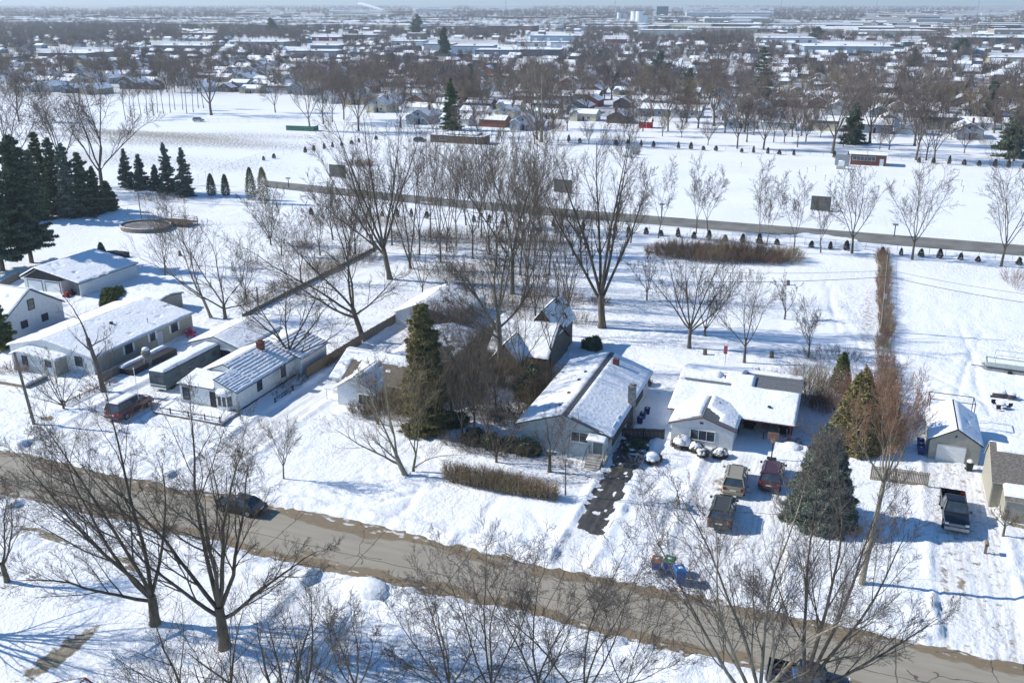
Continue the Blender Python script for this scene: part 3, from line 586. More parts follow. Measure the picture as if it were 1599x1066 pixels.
W(h,'-y',90.2,905,682,1.9,1.15,bars=(2,1)); W(h,'+x',-22.4,959,668,1.5,.95); W(h,'+x',-22.4,966,655,.8,.9)
W(h,'-y',90.2,934,694,1.1,2.05,kind='door',z=.85,pane=mat('door_slate',(.16,.2,.22),.5,.1,2),bars=(1,1))
xd=RYp(934,694,90.2)[0]+32.6
g=MB(); g.box(xd-1.,xd+1.2,-1.5,0,-.2,.8)
for i in range(5): g.box(xd-.9,xd+.8,-1.5-.3*(i+1),-1.5-.3*i,-.2,.8-.16*(i+1)+.02)
s_=g.obj('porch_steps',M_conc,h)
g=MB()
for sx in(xd-.95,xd+1.15):
    g.tube([(sx,-3,1.),(sx,-1.45,1.75),(sx,-.1,1.75)],.03,5)
    for yy,zz in((-3,0.0),(-2.2,.35),(-1.45,.8),(-.1,.8)): g.tube([(sx,yy,zz),(sx,yy,1.75 if yy>-2 else 1.+(yy+3)*.48)],.025,5)
g.obj('handrail',M_dark,s_)
g=MB(); g.slab([(xd-1.0,-1.5,2.95),(xd+1.2,-1.5,2.95),(xd+1.2,0,3.15),(xd-1.0,0,3.15)],.1); a_=g.obj('door_awning',M_white,h); snowpatch([(xd-1.0,-1.5,3.06),(xd+1.2,-1.5,3.06),(xd+1.2,-.05,3.26),(xd-1.0,-.05,3.26)],.08,a_,2)
for i in range(3):
    g=MB(); g.tube([(10.25,12.5+i*.01,0),(10.25,12.5,2.6)],.05,5)
g.obj('downpipe',M_white,h)
# white house with carport
h=house('carport_house','white house with a picture window, red trim and a cluttered open carport on its right','house',(-17.8,97.4,0),
 [dict(x0=0,x1=14.2,y0=4.2,y1=18.5,ze=2.6,zr=4.2,ax='x',off=.62,open=1,oh=.5),dict(x0=1,x1=8,y0=0,y1=6,ze=2.6,zr=3.75,ax='y',oh=.3),dict(x0=0.02,x1=8,y0=4.4,y1=18.3,ze=2.6,zr=3.9,ax='x',off=.6,noroof=1),dict(x0=8,x1=14,y0=10,y1=18.3,ze=3.0,zr=3.9,ax='x',off=.35,noroof=1)],
 M_sidew,M_shg,M_red,seed=41,snow=.3,masks={0:lambda U,V:.6-1.*((U>.62)&(V>.70))-.8*(np.abs(V-.72)<.05)*(U<.45)-.5*(np.abs(U-.36)<.03)*(V>.72),1:lambda U,V:.5-1.*((U>.5))*(V<.75)+0*V,2:lambda U,V:.55-1.1*(V<.04+.1*U)-1.1*(U>.93),3:lambda U,V:.55-1.3*((V<.42-.35*(U-.2))&(U<.5))-1.2*(V<.14)})
xw,_z=RYp(1097,678,97.4); opening(h,'window','-y',0,xw+17.8,.95,2.7,1.2,bars=(3,1)); g=MB(); g.box(4.2,4.6,-.03,.0,2.95,3.2); g.obj('gable_vent',M_red,h)
g=MB()
for x_ in(11.,13.9): g.box(x_-.06,x_+.06,4.4,4.52,0,2.55)
for y_ in(8.,): g.box(13.84,13.96,y_,y_+.12,0,2.9)
g.box(13.9,14.0,6.5,10,0,2.7); g.obj('carport_post',M_red,h)
g=MB(); g.cyl(5.7,4.6,3.6,3.95,.14,.12,8); g.obj('roof_vent',M_dark,roof_of(h)); g=MB(); g.cyl(11.2,6.2,3.1,3.6,.12,.12,8); g.box(11,11.4,6,6.4,3.55,3.62); g.obj('vent_cowl',M_dark,roof_of(h))
# beige garage
h=house('beige_garage','beige gabled garage with white overhead door standing behind the black pickup','garage',(10.9,103.4,0),[dict(x0=0,x1=5.1,y0=0,y1=8.6,ze=2.45,zr=4.0,ax='y',oh=.2,og=.15)],M_sideg,M_dark,M_dark,seed=45,snow=.14)
opening(h,'garage_door','-y',0,2.25,0,2.9,2.05,frame=M_sideg,pane=M_white,bars=(1,5)); g=MB(); g.cyl(2.5,-.03,3.1,3.11,.1,.1,8); g.dome(2.55,-.02,3.2,.12,.06,.12,8,3); g.obj('gable_vent',M_dark,h)
# right-edge house
h=house('tan_house','tan house with weathered grey shingles and cream corner boards at the right edge','house',(16.2,91.6,0),
 [dict(x0=0,x1=12,y0=2.6,y1=9.4,ze=2.9,zr=4.7,ax='x',off=.8,oh=.2,og=.1),dict(x0=1.,x1=12,y0=0.,y1=2.6,ze=2.3,zr=2.8,ax='x',off=1,oh=.15,og=.1)],M_sidet,mat('shingle_old',(.2,.18,.155),.9,.35,5,.8,30,col2=(.09,.08,.07)),mat('cream_trim',(.6,.56,.44),.7,.1,2),seed=49,snow=.2,
 masks={0:lambda U,V:-.35+.8*(V>.78)*(U>.06)*(U<.5),2:lambda U,V:.1-.5*(V<.3)+0*U})
g=MB(); g.box(-.05,.1,2.5,2.7,-.2,2.9); g.box(.95,1.12,-.06,.1,-.2,2.3); g.obj('corner_board',mat('cream_trim',(.6,.56,.44)),h)
ax_,ay_,_=G(133,1057,5.2)
h=house('red_trimmed_house','snow-roofed house with dark red roof edge, only its peak showing at the bottom edge','house',(ax_-5,ay_-13,0),[dict(x0=0,x1=10,y0=0,y1=12.7,ze=2.8,zr=4.95,ax='y')],M_sidew,M_shg,M_red,seed=53)
g=MB()
for c_ in[(0,0)]:
    q=[(-.3,12.98,2.75),(5,12.98,5.1),(10.3,12.98,2.75)]
    g.tube(q,.13,4)
g.obj('ridge_trim',M_red,h)

# ------------------------------------------------------------------ fences
def board_fence(name,label,p0,p1,h,m,gap=.0,bw=.15,group=None,style=0,postm=None,step=2.4,lean=0):
    p0=Vector((*p0,0));p1=Vector((*p1,0)); L_=(p1-p0).length; a=math.atan2(p1.y-p0.y,p1.x-p0.x); rr=random.Random(int(L_*77))
    t=thing(name,label,'fence',tuple(p0),a,group); b=MB(); x=0
    while x<L_:
        hh=h*(1+rr.uniform(-.02,.02)); 
        if style==1: b.add([(x,-.012,-.1),(x+bw,-.012,-.1),(x+bw,-.012,hh-.08),(x+bw/2,-.012,hh),(x,-.012,hh-.08),(x,.012,-.1),(x+bw,.012,-.1),(x+bw,.012,hh-.08),(x+bw/2,.012,hh),(x,.012,hh-.08)],[(0,1,2,3,4),(9,8,7,6,5),(0,4,9,5),(1,6,7,2),(4,3,8,9),(3,2,7,8)])
        else: b.box(x,x+bw-.012,-.012+rr.uniform(-.006,.006),.012,-.1,hh)
        x+=bw+gap+.003
    b.obj('panel',m,t); r=MB()
    for z in(h*.2,h*.8): r.box(0,L_,.013,.055,z-.045,z+.045)
    r.obj('rail',m,t); k=0; x=0
    while x<=L_+.1: 
        p=MB(); p.box(x-.05,x+.05,.056,.156,-.3,h+.02); p.obj('post',postm or m,t); x+=step
    return t
board_fence('picket_fence','low pale picket fence beside the maroon van',G(103,637)[:2],G(184,600)[:2],1.05,M_woodg,.12,.09,style=1)
fx=-66.6
board_fence('wood_fence','brown board fence along the snowy drive beside the bay-window house',(fx,99.2),(fx+.3,113.5),1.8,M_woody)
board_fence('wood_fence','weathered grey board fence running back to the white garage',(fx+.3,114),(fx+1.6,142),1.8,M_woodg)
board_fence('wood_fence','dark brown board fence between the blue-grey and carport houses',(-22.3,96.4),(-17.6,97.6),1.5,mat('dark_wood',(.07,.05,.04),.85,.3,3,stretch=(5,5,.4)))
board_fence('wood_fence','tan stockade fence between the bare tree and the pickup driveway',(5.0,96.),(10.6,96.3),1.75,mat('tan_wood',(.36,.28,.18),.85,.25,3,stretch=(5,5,.4)),.02,.14)
board_fence('wood_fence','grey board fence on the near side of the lopsided garage',G(0,455)[:2],G(33,438)[:2],1.7,M_woodg)
board_fence('wood_fence','grey board fence between the tall white house and the ranch house',(-112.8,99),(-112.8,120),1.6,M_woodg)
board_fence('wood_fence','weathered fence line between the back yards, half hidden by brush',(-90.5,118),(-91.5,165),.75,M_woodg)
board_fence('wood_fence','low grey fence ending at the ranch house side door',G(163,600)[:2],G(213,572)[:2],1.5,M_woodg)
def chain_fence(label,pts,h=1.8,step=3.,wires=.45,name='chain_link_fence'):
    t=thing(name,label,'fence',(0,0,0)); po=MB(); ra=MB(); ms=MB()
    for (a,b) in zip(pts[:-1],pts[1:]):
        a=Vector((*a,0));b=Vector((*b,0)); L_=(b-a).length; n=max(1,round(L_/step)); d=(b-a).normalized()
        for i in range(n+1): q=a+(b-a)*(i/n); po.tube([(q.x,q.y,-.1),(q.x,q.y,h)],.04,4)
        ra.tube([(a.x,a.y,h),(b.x,b.y,h)],.025,3); ra.tube([(a.x,a.y,.15),(b.x,b.y,.15)],.012,3); ra.tube([(a.x,a.y,h*.55),(b.x,b.y,h*.55)],.008,3)
        k=int(L_/wires)
        for i in range(k):
            for s in(0,1):
                q0=a+d*(i*wires+(wires*2 if s else 0)); q1=a+d*(i*wires+(0 if s else wires*2)); ms.tube([(q0.x,q0.y,.1),(q1.x,q1.y,h)],.0045,3)
    po.obj('post',M_metal,t); ra.obj('rail',M_metal,t); ms.obj('mesh',M_metal,t); return t
S1=[G(380,344)[:2],G(780,357)[:2],G(1200,388)[:2],G(1640,410)[:2]]
yn=198.5; chain_fence('chain link fence along the near row of little evergreens',[(-128,190),(-100,196),(-60,yn),(45,yn+1)],1.8,3,.6)
yf=327; chain_fence('chain link fence along the far row of little evergreens',[(-118,330),(-60,327),(60,323)],1.6,4,1.)
chain_fence('chain link fence climbing the left edge of the snowy lot',[G(250,303)[:2],G(400,250)[:2],G(600,213)[:2]],1.8,4,.8)
chain_fence('wire fence overgrown with vines beside the open right lot',[(5.9,97),(6.3,140),(7.5,196)],1.3,2.6,.7)
chain_fence('chain link fence along the far edge of the weedy field',[G(310,192)[:2],G(480,190)[:2]],1.6,4,1.)
rr=random.Random(5)
# vines on the fence: brown brush line
t=thing('vine_thicket','brown vines and brush climbing the wire fence beside the right lot','brush',(6.2,97,0))
rng=np.random.default_rng(8)
for i in range(18):
    o,_=stems('brush',300+i,110,1.0,3.6-.35*i if i<5 else 1.7+.3*(i%3),.3,t,M_twigr if i%2 else M_twig2,.02,(6,4),ry=3.6); o.location=(.3+rr.uniform(-.3,.3),36+(i-5)*5. if i>5 else 8+i*5,0)
# ------------------------------------------------------------------ little evergreens in rows
def arbor(seed,h,r,m,n=420,leaf=.11,label='',cat='shrub',loc=(0,0,0),group=None,name='small_evergreen'):
    rng=np.random.default_rng(seed); root=thing(name,label,cat,loc,0,group); z=rng.uniform(0,1,n)**.8; a=rng.uniform(0,2*PI,n)
    q=r*np.minimum(1,(1-z)**.5*1.15)*rng.uniform(.55,1.05,n)*(.75+.25*np.minimum(1,z*6)); P=np.stack([np.cos(a)*q,np.sin(a)*q,.12+z*h],-1); v,f=leaves(rng,P,leaf,1); f2=f
    mk('foliage',v,f,m,root); s=MB(); s.tube([(0,0,-.1),(0,0,h*.8)],[.06,.02],5); s.obj('stem',M_bark,root); return root
protoA=[arbor(60+i,1.75,.55,mat('arbor_brown',(.07,.062,.045),.9,.3,1,col2=(.03,.03,.022)),700,.1,loc=(0,0,0)) for i in range(3)]
NG='little evergreens along the near fence'; FG='little evergreens along the far fence'; LG='little evergreens climbing the left fence'
def row(pts,step,grp,lab,sc0,skip=.17,first=[0]):
    for (a,b) in zip(pts[:-1],pts[1:]):
        L_=math.dist(a,b); n=int(L_/step)
        for i in range(n):
            if rr.random()<skip: continue
            x=a[0]+(b[0]-a[0])*i/n+rr.uniform(-.3,.3); y=a[1]+(b[1]-a[1])*i/n; px,py,_=Pj(x,y)
            if not -20<px<1620: continue
            copy_tree(protoA[rr.randrange(3)],(x,y,0),rr.uniform(0,6),(sc0*rr.uniform(.75,1.25),sc0*rr.uniform(.75,1.25),sc0*rr.uniform(.6,1.2)),lab,grp)
row([(-122,188.5),(-98,194.5),(-60,yn-1.6),(45,yn-.6)],3.5,NG,'waist-high dark evergreen in the row just inside the near chain link fence',1.0)
row([(-105,329-1.5),(-60,325.5),(60,321.5)],4.2,FG,'tiny dark evergreen in the row along the far fence of the snowy lot',1.25)
row([G(395,254)[:2],G(600,216)[:2]],4.6,LG,'tiny dark evergreen in the row climbing the left fence of the snowy lot',1.1)
for p in protoA:
    for c in list(p.children): bpy.data.objects.remove(c)
    bpy.data.objects.remove(p)
# ------------------------------------------------------------------ vehicles
def vehicle(name,label,loc,rz,kind,col,snowy=0,group=None,cat='car',sc=1.):
    t=thing(name,label,cat,loc,rz,group); t.scale=(sc,)*3; P=paint(col[0],col[1])
    if kind=='sedan': L_,W_,H_,hd,bl=4.7,1.84,1.45,.92,.98; gb=(1.0,-1.75);gt=(.25,-1.05)
    elif kind=='suv': L_,W_,H_,hd,bl=4.7,1.9,1.76,1.08,1.12; gb=(1.15,-2.22);gt=(.45,-1.85)
    elif kind=='van': L_,W_,H_,hd,bl=5.1,1.98,1.85,1.1,1.15; gb=(1.55,-2.45);gt=(.75,-2.2)
    else: L_,W_,H_,hd,bl=5.85,2.02,1.9,1.15,1.2; gb=(1.25,-.9);gt=(.55,-.65)
    hl=L_/2;hw=W_/2; zb=.32 if kind!='pickup' else .45
    def ring(x,zt,w_,z0=None):
        z0=zb if z0 is None else z0; return [(x,-w_*.9,z0),(x,-w_,z0+.14),(x,-w_*1.0,zt*.62),(x,-w_*.95,zt-.07),(x,-w_*.82,zt),(x,w_*.82,zt),(x,w_*.95,zt-.07),(x,w_*1.0,zt*.62),(x,w_,z0+.14),(x,w_*.9,z0)]
    b=MB(); back=-hl
    if kind=='pickup':
        b.loft([ring(x,z,w_) for x,z,w_ in[(-.95,bl,hw),(.9,bl,hw),(1.3,hd+.03,hw),(2.5,hd-.03,hw*.98),(2.82,hd-.12,hw*.93),(2.92,.85,hw*.88)]])
        b.box(-hl,-.95,-hw+.02,-hw+.1,zb,bl); b.box(-hl,-.95,hw-.1,hw-.02,zb,bl); b.box(-hl,-hl+.07,-hw+.1,hw-.1,zb+.1,bl); b.box(-hl+.07,-.95,-hw+.1,hw-.1,zb,zb+.25)
    else:
        tail=bl if kind!='sedan' else bl-.02
        b.loft([ring(x,z,w_) for x,z,w_ in[(-hl,tail-.35,hw*.82),(-hl+.1,tail-.04,hw*.93),(-hl+.6,tail,hw),(gb[0]-.3,bl,hw),(gb[0]+.1,hd+.02,hw),(hl-.45,hd-.08,hw*.97),(hl-.12,hd-.22,hw*.88),(hl,hd-.42,hw*.78)]])
    bo=b.obj('body',P,t,True)
    try:
        for p_ in bo.data.polygons: p_.use_smooth=True
        bo.data.set_sharp_from_angle(angle=.7)
    except Exception: pass
    ti=hw*.74; bi=hw*.94
    def quad(e=0,z0=bl-.02,z1=H_-.06):
        return [[(gb[0]+e,-bi-e*.3,z0),(gb[0]+e,bi+e*.3,z0),(gb[1]-e,bi+e*.3,z0),(gb[1]-e,-bi-e*.3,z0)],[(gt[0]+e,-ti-e*.3,z1),(gt[0]+e,ti+e*.3,z1),(gt[1]-e,ti+e*.3,z1),(gt[1]-e,-ti-e*.3,z1)]]
    g=MB(); g.loft(quad()); g.obj('window_glass',M_glass,t)
    r=MB(); q=quad(.02); r.loft([[(gt[0]+.05,-ti-.02,H_-.07),(gt[0]+.05,ti+.02,H_-.07),(gt[1]-.06,ti+.02,H_-.07),(gt[1]-.06,-ti-.02,H_-.07)],[(gt[0]-.15,-ti+.08,H_),(gt[0]-.15,ti-.08,H_),(gt[1]+.12,ti-.08,H_),(gt[1]+.12,-ti+.08,H_)]])
    for a,bb in zip(q[0],q[1]): r.tube([a,bb],.045,4)
    for sg in(-1,1):
        n_=1 if kind in('pickup','sedan') else 2
        for k in range(n_):
            f_=(k+1)/(n_+1); xb=gb[0]+(gb[1]-gb[0])*(f_ if n_==2 else .42); xt=gt[0]+(gt[1]-gt[0])*(f_ if n_==2 else .42); r.tube([(xb,sg*(bi+.01),bl),(xt,sg*(ti+.01),H_-.06)],.05,4)
    ro=r.obj('roof',P,t)
    if kind in('suv','van'):
        k=MB()
        for sg in(-1,1): k.tube([(gt[0]-.2,sg*(ti-.1),H_+.06),(gt[1]+.2,sg*(ti-.1),H_+.06)],.022,5)
        k.obj('roof_rail',M_metal,ro)
    if snowy: snowpatch([(gt[1]+.05,-ti+.08,H_),(gt[0]-.1,-ti+.08,H_),(gt[0]-.1,ti-.08,H_),(gt[1]+.05,ti-.08,H_)],.09*snowy,ro,3,lift=.005); snowpatch([(gb[0]+.15,-hw*.8,hd),(hl-.5,-hw*.75,hd-.06),(hl-.5,hw*.75,hd-.06),(gb[0]+.15,hw*.8,hd)],.05*snowy,bo,5,name='hood_snow',mask=lambda U,V:.1+0*U)
    wr=.36 if kind!='pickup' else .42; wx=hl-.88
    for sx,sg in((wx,1),(wx,-1),(-wx+.1,1),(-wx+.1,-1)):
        wobj=MB(); wobj.tube([(sx,sg*(hw-.2),wr),(sx,sg*(hw+.015),wr)],wr,16); wo=wobj.obj('wheel',M_rub,t); k=MB(); k.tube([(sx,sg*(hw+.016),wr),(sx,sg*(hw+.03),wr)],[wr*.62,wr*.55],12); k.obj('rim',M_metal,wo)
    for sg in(-1,1):
        k=MB(); k.box(hl-.22,hl-.05,sg*hw*.62,sg*hw*.88,hd-.38,hd-.2) if kind!='pickup' else k.box(hl-.1,hl+.01,sg*hw*.62,sg*hw*.9,.85,1.02); k.obj('headlight',mat('lamp_lens',(.7,.72,.72),.1,.05,2,spec=.7),t)
        k=MB(); k.box(-hl-.01,-hl+.12,sg*hw*.66,sg*hw*.9,bl-.35,bl-.12); k.obj('taillight',mat('tail_lens',(.35,.02,.02),.2,.1,2,spec=.6),t)
        k=MB(); k.box(gb[0]-.25,gb[0]-.1,sg*(hw+.0),sg*(hw+.2),bl+.02,bl+.18); k.obj('mirror',P,t)
    k=MB(); k.box(hl-.12,hl+.06,-hw*.85,hw*.85,.35,.62) if kind!='pickup' else k.box(hl-.02,hl+.14,-hw*.93,hw*.93,.45,.72); k.obj('bumper',M_metal if kind=='pickup' else P,t)
    k=MB(); k.box(-hl-.1,-hl+.05,-hw*.88,hw*.88,.4,.62); k.obj('bumper',M_metal if kind=='pickup' else P,t)
    k=MB(); k.box(hl-.1,hl+.0,-hw*.52,hw*.52,.65,.88) if kind!='pickup' else [k.box(hl-.05,hl+.04,-hw*.6,hw*.6,.74+.09*i,.79+.09*i) for i in range(3)]; k.obj('grille',M_metal if kind=='pickup' else M_dark,t)
    k=MB(); k.box(-hl-.02,-hl+.01,-.26,.26,.68,.8); k.obj('licence_plate',M_white,t)
    return t
vehicle('sedan','dark grey sedan driving along the street beyond the near bare trees',(-54.2,67.2,0),PI,'sedan',('graphite',(.028,.03,.034)),sc=1.08)
vx,vy,_=G(200,640); vehicle('van','maroon van with snow on its roof, parked by the flagpole',(*G(204,644)[:2],0.05),PI/2+.02,'van',('maroon',(.11,.022,.035)),.8,sc=1.22)
vehicle('suv','tan SUV parked nearest the white carport house',(-8.4,89.6,0.05),PI/2+.05,'suv',('champagne',(.3,.27,.2)),sc=1.22)
vehicle('suv','dark red SUV parked beside the tan one in front of the carport',(-4.9,92.0,0.05),PI/2,'suv',('dark_red',(.075,.032,.042)),sc=1.22)
vehicle('suv','dark olive SUV parked behind the tan one, seen through bare branches',(-8.7,82.6,0.05),PI/2+.03,'suv',('dark_olive',(.06,.058,.045)),sc=1.22)
vehicle('pickup_truck','black pickup truck facing the street on the rutted driveway',(12.75,90.6,0.08),-PI/2,'pickup',('black',(.012,.014,.018)),cat='pickup',sc=1.16)
vehicle('pickup_truck','dark pickup parked at the near kerb behind the bare trunks',(0.9,60.3,0.05),0,'pickup',('dark_blue',(.012,.016,.025)),cat='pickup')
x_,y_,_=G(310,190); vehicle('car','pale car parked by the fence beyond the weedy field',(x_,y_,.05),.2,'suv',('silver',(.3,.33,.35)))
x_,y_,_=G(656,222); vehicle('car','dark car parked beside the low building at the far end of the snowy lot',(x_,y_,.05),.1,'suv',('slate',(.06,.07,.08)))
x_,y_,_=G(1532,203); vehicle('car','dark car on the drive between the far trees',(x_,y_,.05),1.4,'sedan',('ink',(.03,.035,.05)))
# motorhome-like trailer
t=thing('covered_trailer','long box trailer with a thick snow roof beside the bay-window house','trailer',(-83.7,88.6,0))
b=MB(); b.loft([[(0.15,0,.5),(2.35,0,.5),(2.5,0,.8),(2.5,0,2.7),(2.3,0,2.95),(.2,0,2.95),(0,0,2.7),(0,0,.8)],[(0.15,11.5,.5),(2.35,11.5,.5),(2.5,11.5,.8),(2.5,11.5,2.7),(2.3,11.5,2.95),(.2,11.5,2.95),(0,11.5,2.7),(0,11.5,.8)]]); b.obj('body',mat('trailer_side',(.07,.105,.13),.5,.2,1),t)
b=MB(); b.box(.15,1.2,-.03,-.003,1.3,2.5); b.box(1.3,2.35,-.03,-.003,1.3,2.5); b.obj('windscreen',M_glass,t); b=MB(); b.box(-.02,2.52,-.05,-.004,.55,.75); b.box(-.02,2.52,-.04,-.004,1.02,1.1); b.obj('front_trim',M_white,t)
snowpatch([(.05,0,2.93),(2.45,0,2.93),(2.45,11.5,2.93),(.05,11.5,2.93)],.28,t,7,edge=.35)
for y_ in(1.5,8.5): 
    for x_ in(.1,2.15):
        b=MB(); b.tube([(x_,y_,.42),(x_+.26,y_,.42)],.42,14); b.obj('wheel',M_rub,t)
for y_ in(2,4.5,7,9.4): b=MB(); b.box(2.5,2.52,y_,y_+1.2,1.7,2.4); b.obj('side_window',M_glass,t)
# ------------------------------------------------------------------ railed deck
t=thing('front_deck','snow-covered deck with dark rails in front of the bay-window house','deck',(-78.6,82.6,0))
b=MB(); b.box(0,10.6,0,3.6,-.2,.5); b.obj('platform',M_woodg,t); snowpatch([(0,0,.5),(10.6,0,.5),(10.6,3.6,.5),(0,3.6,.5)],.1,t,8)
for x_ in(.1,2.9,5.6,8,10.2): b=MB(); b.box(x_,x_+.12,.05,.17,.5,1.35); b.obj('post',mat('rail_wood',(.15,.1,.07),.85,.3,3),t)
b=MB(); b.box(0,10.4,.07,.15,1.1,1.18); b.box(.05,.13,.2,3.4,1.1,1.18); b.obj('rail',mat('rail_wood',(.15,.1,.07)),t)
# ------------------------------------------------------------------ bins
def bin_(loc,rz,label,col,lid,group=None,sc=1,snow=0):
    t=thing('trash_bin',label,'trash bin',loc,rz,group); t.scale=(sc,)*3
    b=MB(); b.loft([[(-.26,-.26,.08),(.26,-.26,.08),(.26,.3,.08),(-.26,.3,.08)],[(-.33,-.36,1.02),(.33,-.36,1.02),(.33,.38,1.02),(-.33,.38,1.02)]]); b.box(-.35,.35,-.38,.4,.98,1.03); b.obj('body',col,t)
    b=MB(); b.loft([[(-.36,-.4,1.035),(.36,-.4,1.035),(.36,.42,1.035),(-.36,.42,1.035)],[(-.3,-.3,1.13),(.3,-.3,1.13),(.3,.34,1.13),(-.3,.34,1.13)]]); lo=b.obj('lid',lid,t)
    b=MB(); b.box(-.13,.13,-.12,.1,1.131,1.136); b.obj('label_plate',M_white,lo)
    for s in(-1,1): b=MB(); b.tube([(s*.28,.33,.13),(s*.34,.33,.13)],.13,10); b.obj('wheel',M_rub,t)
    b=MB(); b.tube([(-.25,.46,.98),(.25,.46,.98)],.02,5); b.obj('handle',M_dark,t)
    if snow: b=MB(); b.dome(0,0,1.12,.34,.36,.28,12,4); b.obj('snow_cap',M_snow,t,True)
    return t
Bb=mat('bin_blue',(.02,.12,.42),.45,.1,3,spec=.4);Bl=mat('lid_brown',(.28,.1,.04),.5,.1,3);Bg=mat('lid_green',(.03,.2,.07),.5,.1,3);Bd=mat('bin_navy',(.03,.045,.16),.5,.1,3);Bk=mat('bin_dark',(.02,.035,.03),.5,.1,3);Bc=mat('lid_blue',(.015,.14,.4),.45,.1,3)
bin_((-12.75,70.9,.1),.1,'blue trash bin with a brown lid at the kerb',Bb,Bl,sc=1.35); bin_((-11.7,71.3,.1),-.1,'blue trash bin with a green lid at the kerb',Bb,Bg,sc=1.35); bin_((-10.55,70.2,.1),.5,'blue trash bin with a blue lid, rightmost of the three at the kerb',Bb,Bc,sc=1.35)
bin_((-21.2,100.8,0),0,'navy trash bin nearest the dark fence beside the blue-grey house',Bd,Bd); bin_((-21.2,102.2,0),0,'navy trash bin in the middle beside the blue-grey house',Bd,Bd); bin_((-21.,103.7,0),.1,'navy trash bin farthest back beside the blue-grey house',Bd,Bd)
for i,yy in enumerate((103.9,105.,106.2)): bin_((10.2,yy,0),-PI/2,['nearest purple-blue bin by the beige garage wall','middle purple-blue bin by the beige garage wall','farthest purple-blue bin by the beige garage wall'][i],Bd,Bd)
bin_((15.0,101.9,0),.1,'dark bin heaped with snow at the right of the beige garage door',Bk,Bk,snow=1)
bin_((0.2,60.2,.1),.2,'bright blue bin standing by the dark pickup near the bottom edge',mat('bin_bright',(.02,.16,.6),.4,.1,3),Bc,sc=1.1); bin_((1.3,59.6,.1),.2,'bright blue bin behind the trunk at the bottom edge',mat('bin_bright',(.02,.16,.6)),Bc,sc=1.1)
# ------------------------------------------------------------------ poles and wires
def pole(label,loc,h,lean=(0,0),r=.17,arms=0,m=M_woodg,trans=False,name='utility_pole'):
    t=thing(name,label,'utility pole',loc); b=MB(); b.tube([(0,0,-.3),(lean[0]*.5,lean[1]*.5,h/2),(lean[0],lean[1],h)],[r,r*.85,r*.7],9); b.obj('shaft',m,t)
    for i in range(arms): z=h-.4-i*1.; b=MB(); b.box(lean[0]-1.2,lean[0]+1.2,lean[1]-.06,lean[1]+.06,z-.06,z+.06); a_=b.obj('crossarm',M_woodg,t); [MB().cyl(lean[0]+x_,lean[1],z+.06,z+.25,.04,.03,6).obj('insulator',M_white,a_) for x_ in(-1.1,-.4,.4,1.1)]
    if trans: b=MB(); b.cyl(lean[0]+.45,lean[1],h*.45,h*.45+.9,.24,.24,10); b.obj('transformer',M_metal,t)
    return t
pole('leaning grey wooden pole by the street near the ranch house',G(54,664),hfrom(54,664,551),(-1.,0.),.2)
pole('tall dark wooden pole rising from the brushy fence beside the right lot',(*G(1376,520)[:2],0),hfrom(1376,520,399),(-.6,0),.17,trans=True)
pole('weathered pole beside the swimming pool with wires strung to it',G(222,350),hfrom(222,350,297),(0,0),.13)
pole('short wooden post behind the big left yard tree',G(404,490),hfrom(404,490,448),(.1,0),.16,name='wooden_post')
def wire(label,pts3,sag=.8,r=.018):
    t=MB()
    for a,b in zip(pts3[:-1],pts3[1:]):
        q=[]
        for i in range(13): f=i/12; q.append((a[0]+(b[0]-a[0])*f,a[1]+(b[1]-a[1])*f,a[2]+(b[2]-a[2])*f-4*sag*f*(1-f)))
        t.tube(q,r,4)
    tag(t.obj('power_line',M_dark if r<.03 else mat('cable',(.08,.07,.07)),None),label,'cable')
p1=G(222,350); hp=hfrom(222,350,297)
def at(px,py,z): return G(px,py,z)
wire('upper cable strung past the dark spruces to the pool pole and on',[at(60,287,7.5),(p1[0],p1[1],hp),at(330,312,5.5)],.3,.035)
wire('lower cable crossing in front of the dark spruces',[at(80,306,6),(p1[0],p1[1],hp-2),at(420,322,4.5)],.3,.03)
wire('lowest cable near the swimming pool',[at(100,326,4.5),(p1[0],p1[1],hp-3.2)],.2,.03)
q=G(1376,520); hq=hfrom(1376,520,432)
wire('thick cable crossing the snowy right lot from the pole',[at(1100,440,hq),(q[0],q[1],hq),at(1640,478,hq)],.3,.035)
wire('thin cable above the thick one over the right lot',[at(1100,425,hq+1),(q[0],q[1],hq+1),at(1640,464,hq+1)],.3,.022)
wire('service cable over the bins to the carport house',[at(930,777,5.),at(1180,800,5.5),at(1345,800,6)],.3,.018)
t=pole('white flagpole standing beside the maroon van',G(220,643),hfrom(220,643,575),(-.15,0),.05,m=M_white,name='flagpole'); t['category']='flagpole'; b=MB(); b.dome(-.15,0,hfrom(220,643,575),.09,.09,.09,8,4,full=True); b.obj('finial',M_white,t)
# ------------------------------------------------------------------ mailbox post, hoop, statue, etc.
t=thing('mailbox','brown wooden mailbox post at the foot of the pickup driveway','mailbox',G(1538,864)); b=MB(); b.box(-.12,.12,-.1,.1,-.2,1.0); b.obj('post',M_woodg,t); b=MB(); b.tube([(0,-.35,1.15),(0,.3,1.15)],.16,10); b.box(-.17,.17,-.35,.3,1.0,1.12); b.obj('box',mat('mailbox_tan',(.25,.19,.13),.8,.2,3),t)
t=thing('basketball_hoop','tall basketball hoop with a rust-coloured backboard in front of the carport','basketball hoop',(-5.4,97.0,0)); b=MB(); b.tube([(0,0,0),(0,0,2.9),(0,-.6,3.3)],.07,7); b.obj('pole',M_dark,t); b=MB(); b.box(-.6,.6,-.68,-.62,2.9,3.7); b.obj('backboard',mat('backboard_rust',(.3,.17,.13),.7,.2,3),t); b=MB(); b.tube([(.23*math.cos(a*.6),-.95+.23*math.sin(a*.6),3.05) for a in range(11)],.02,5); ri=b.obj('rim',mat('rim_orange',(.5,.15,.05)),t)
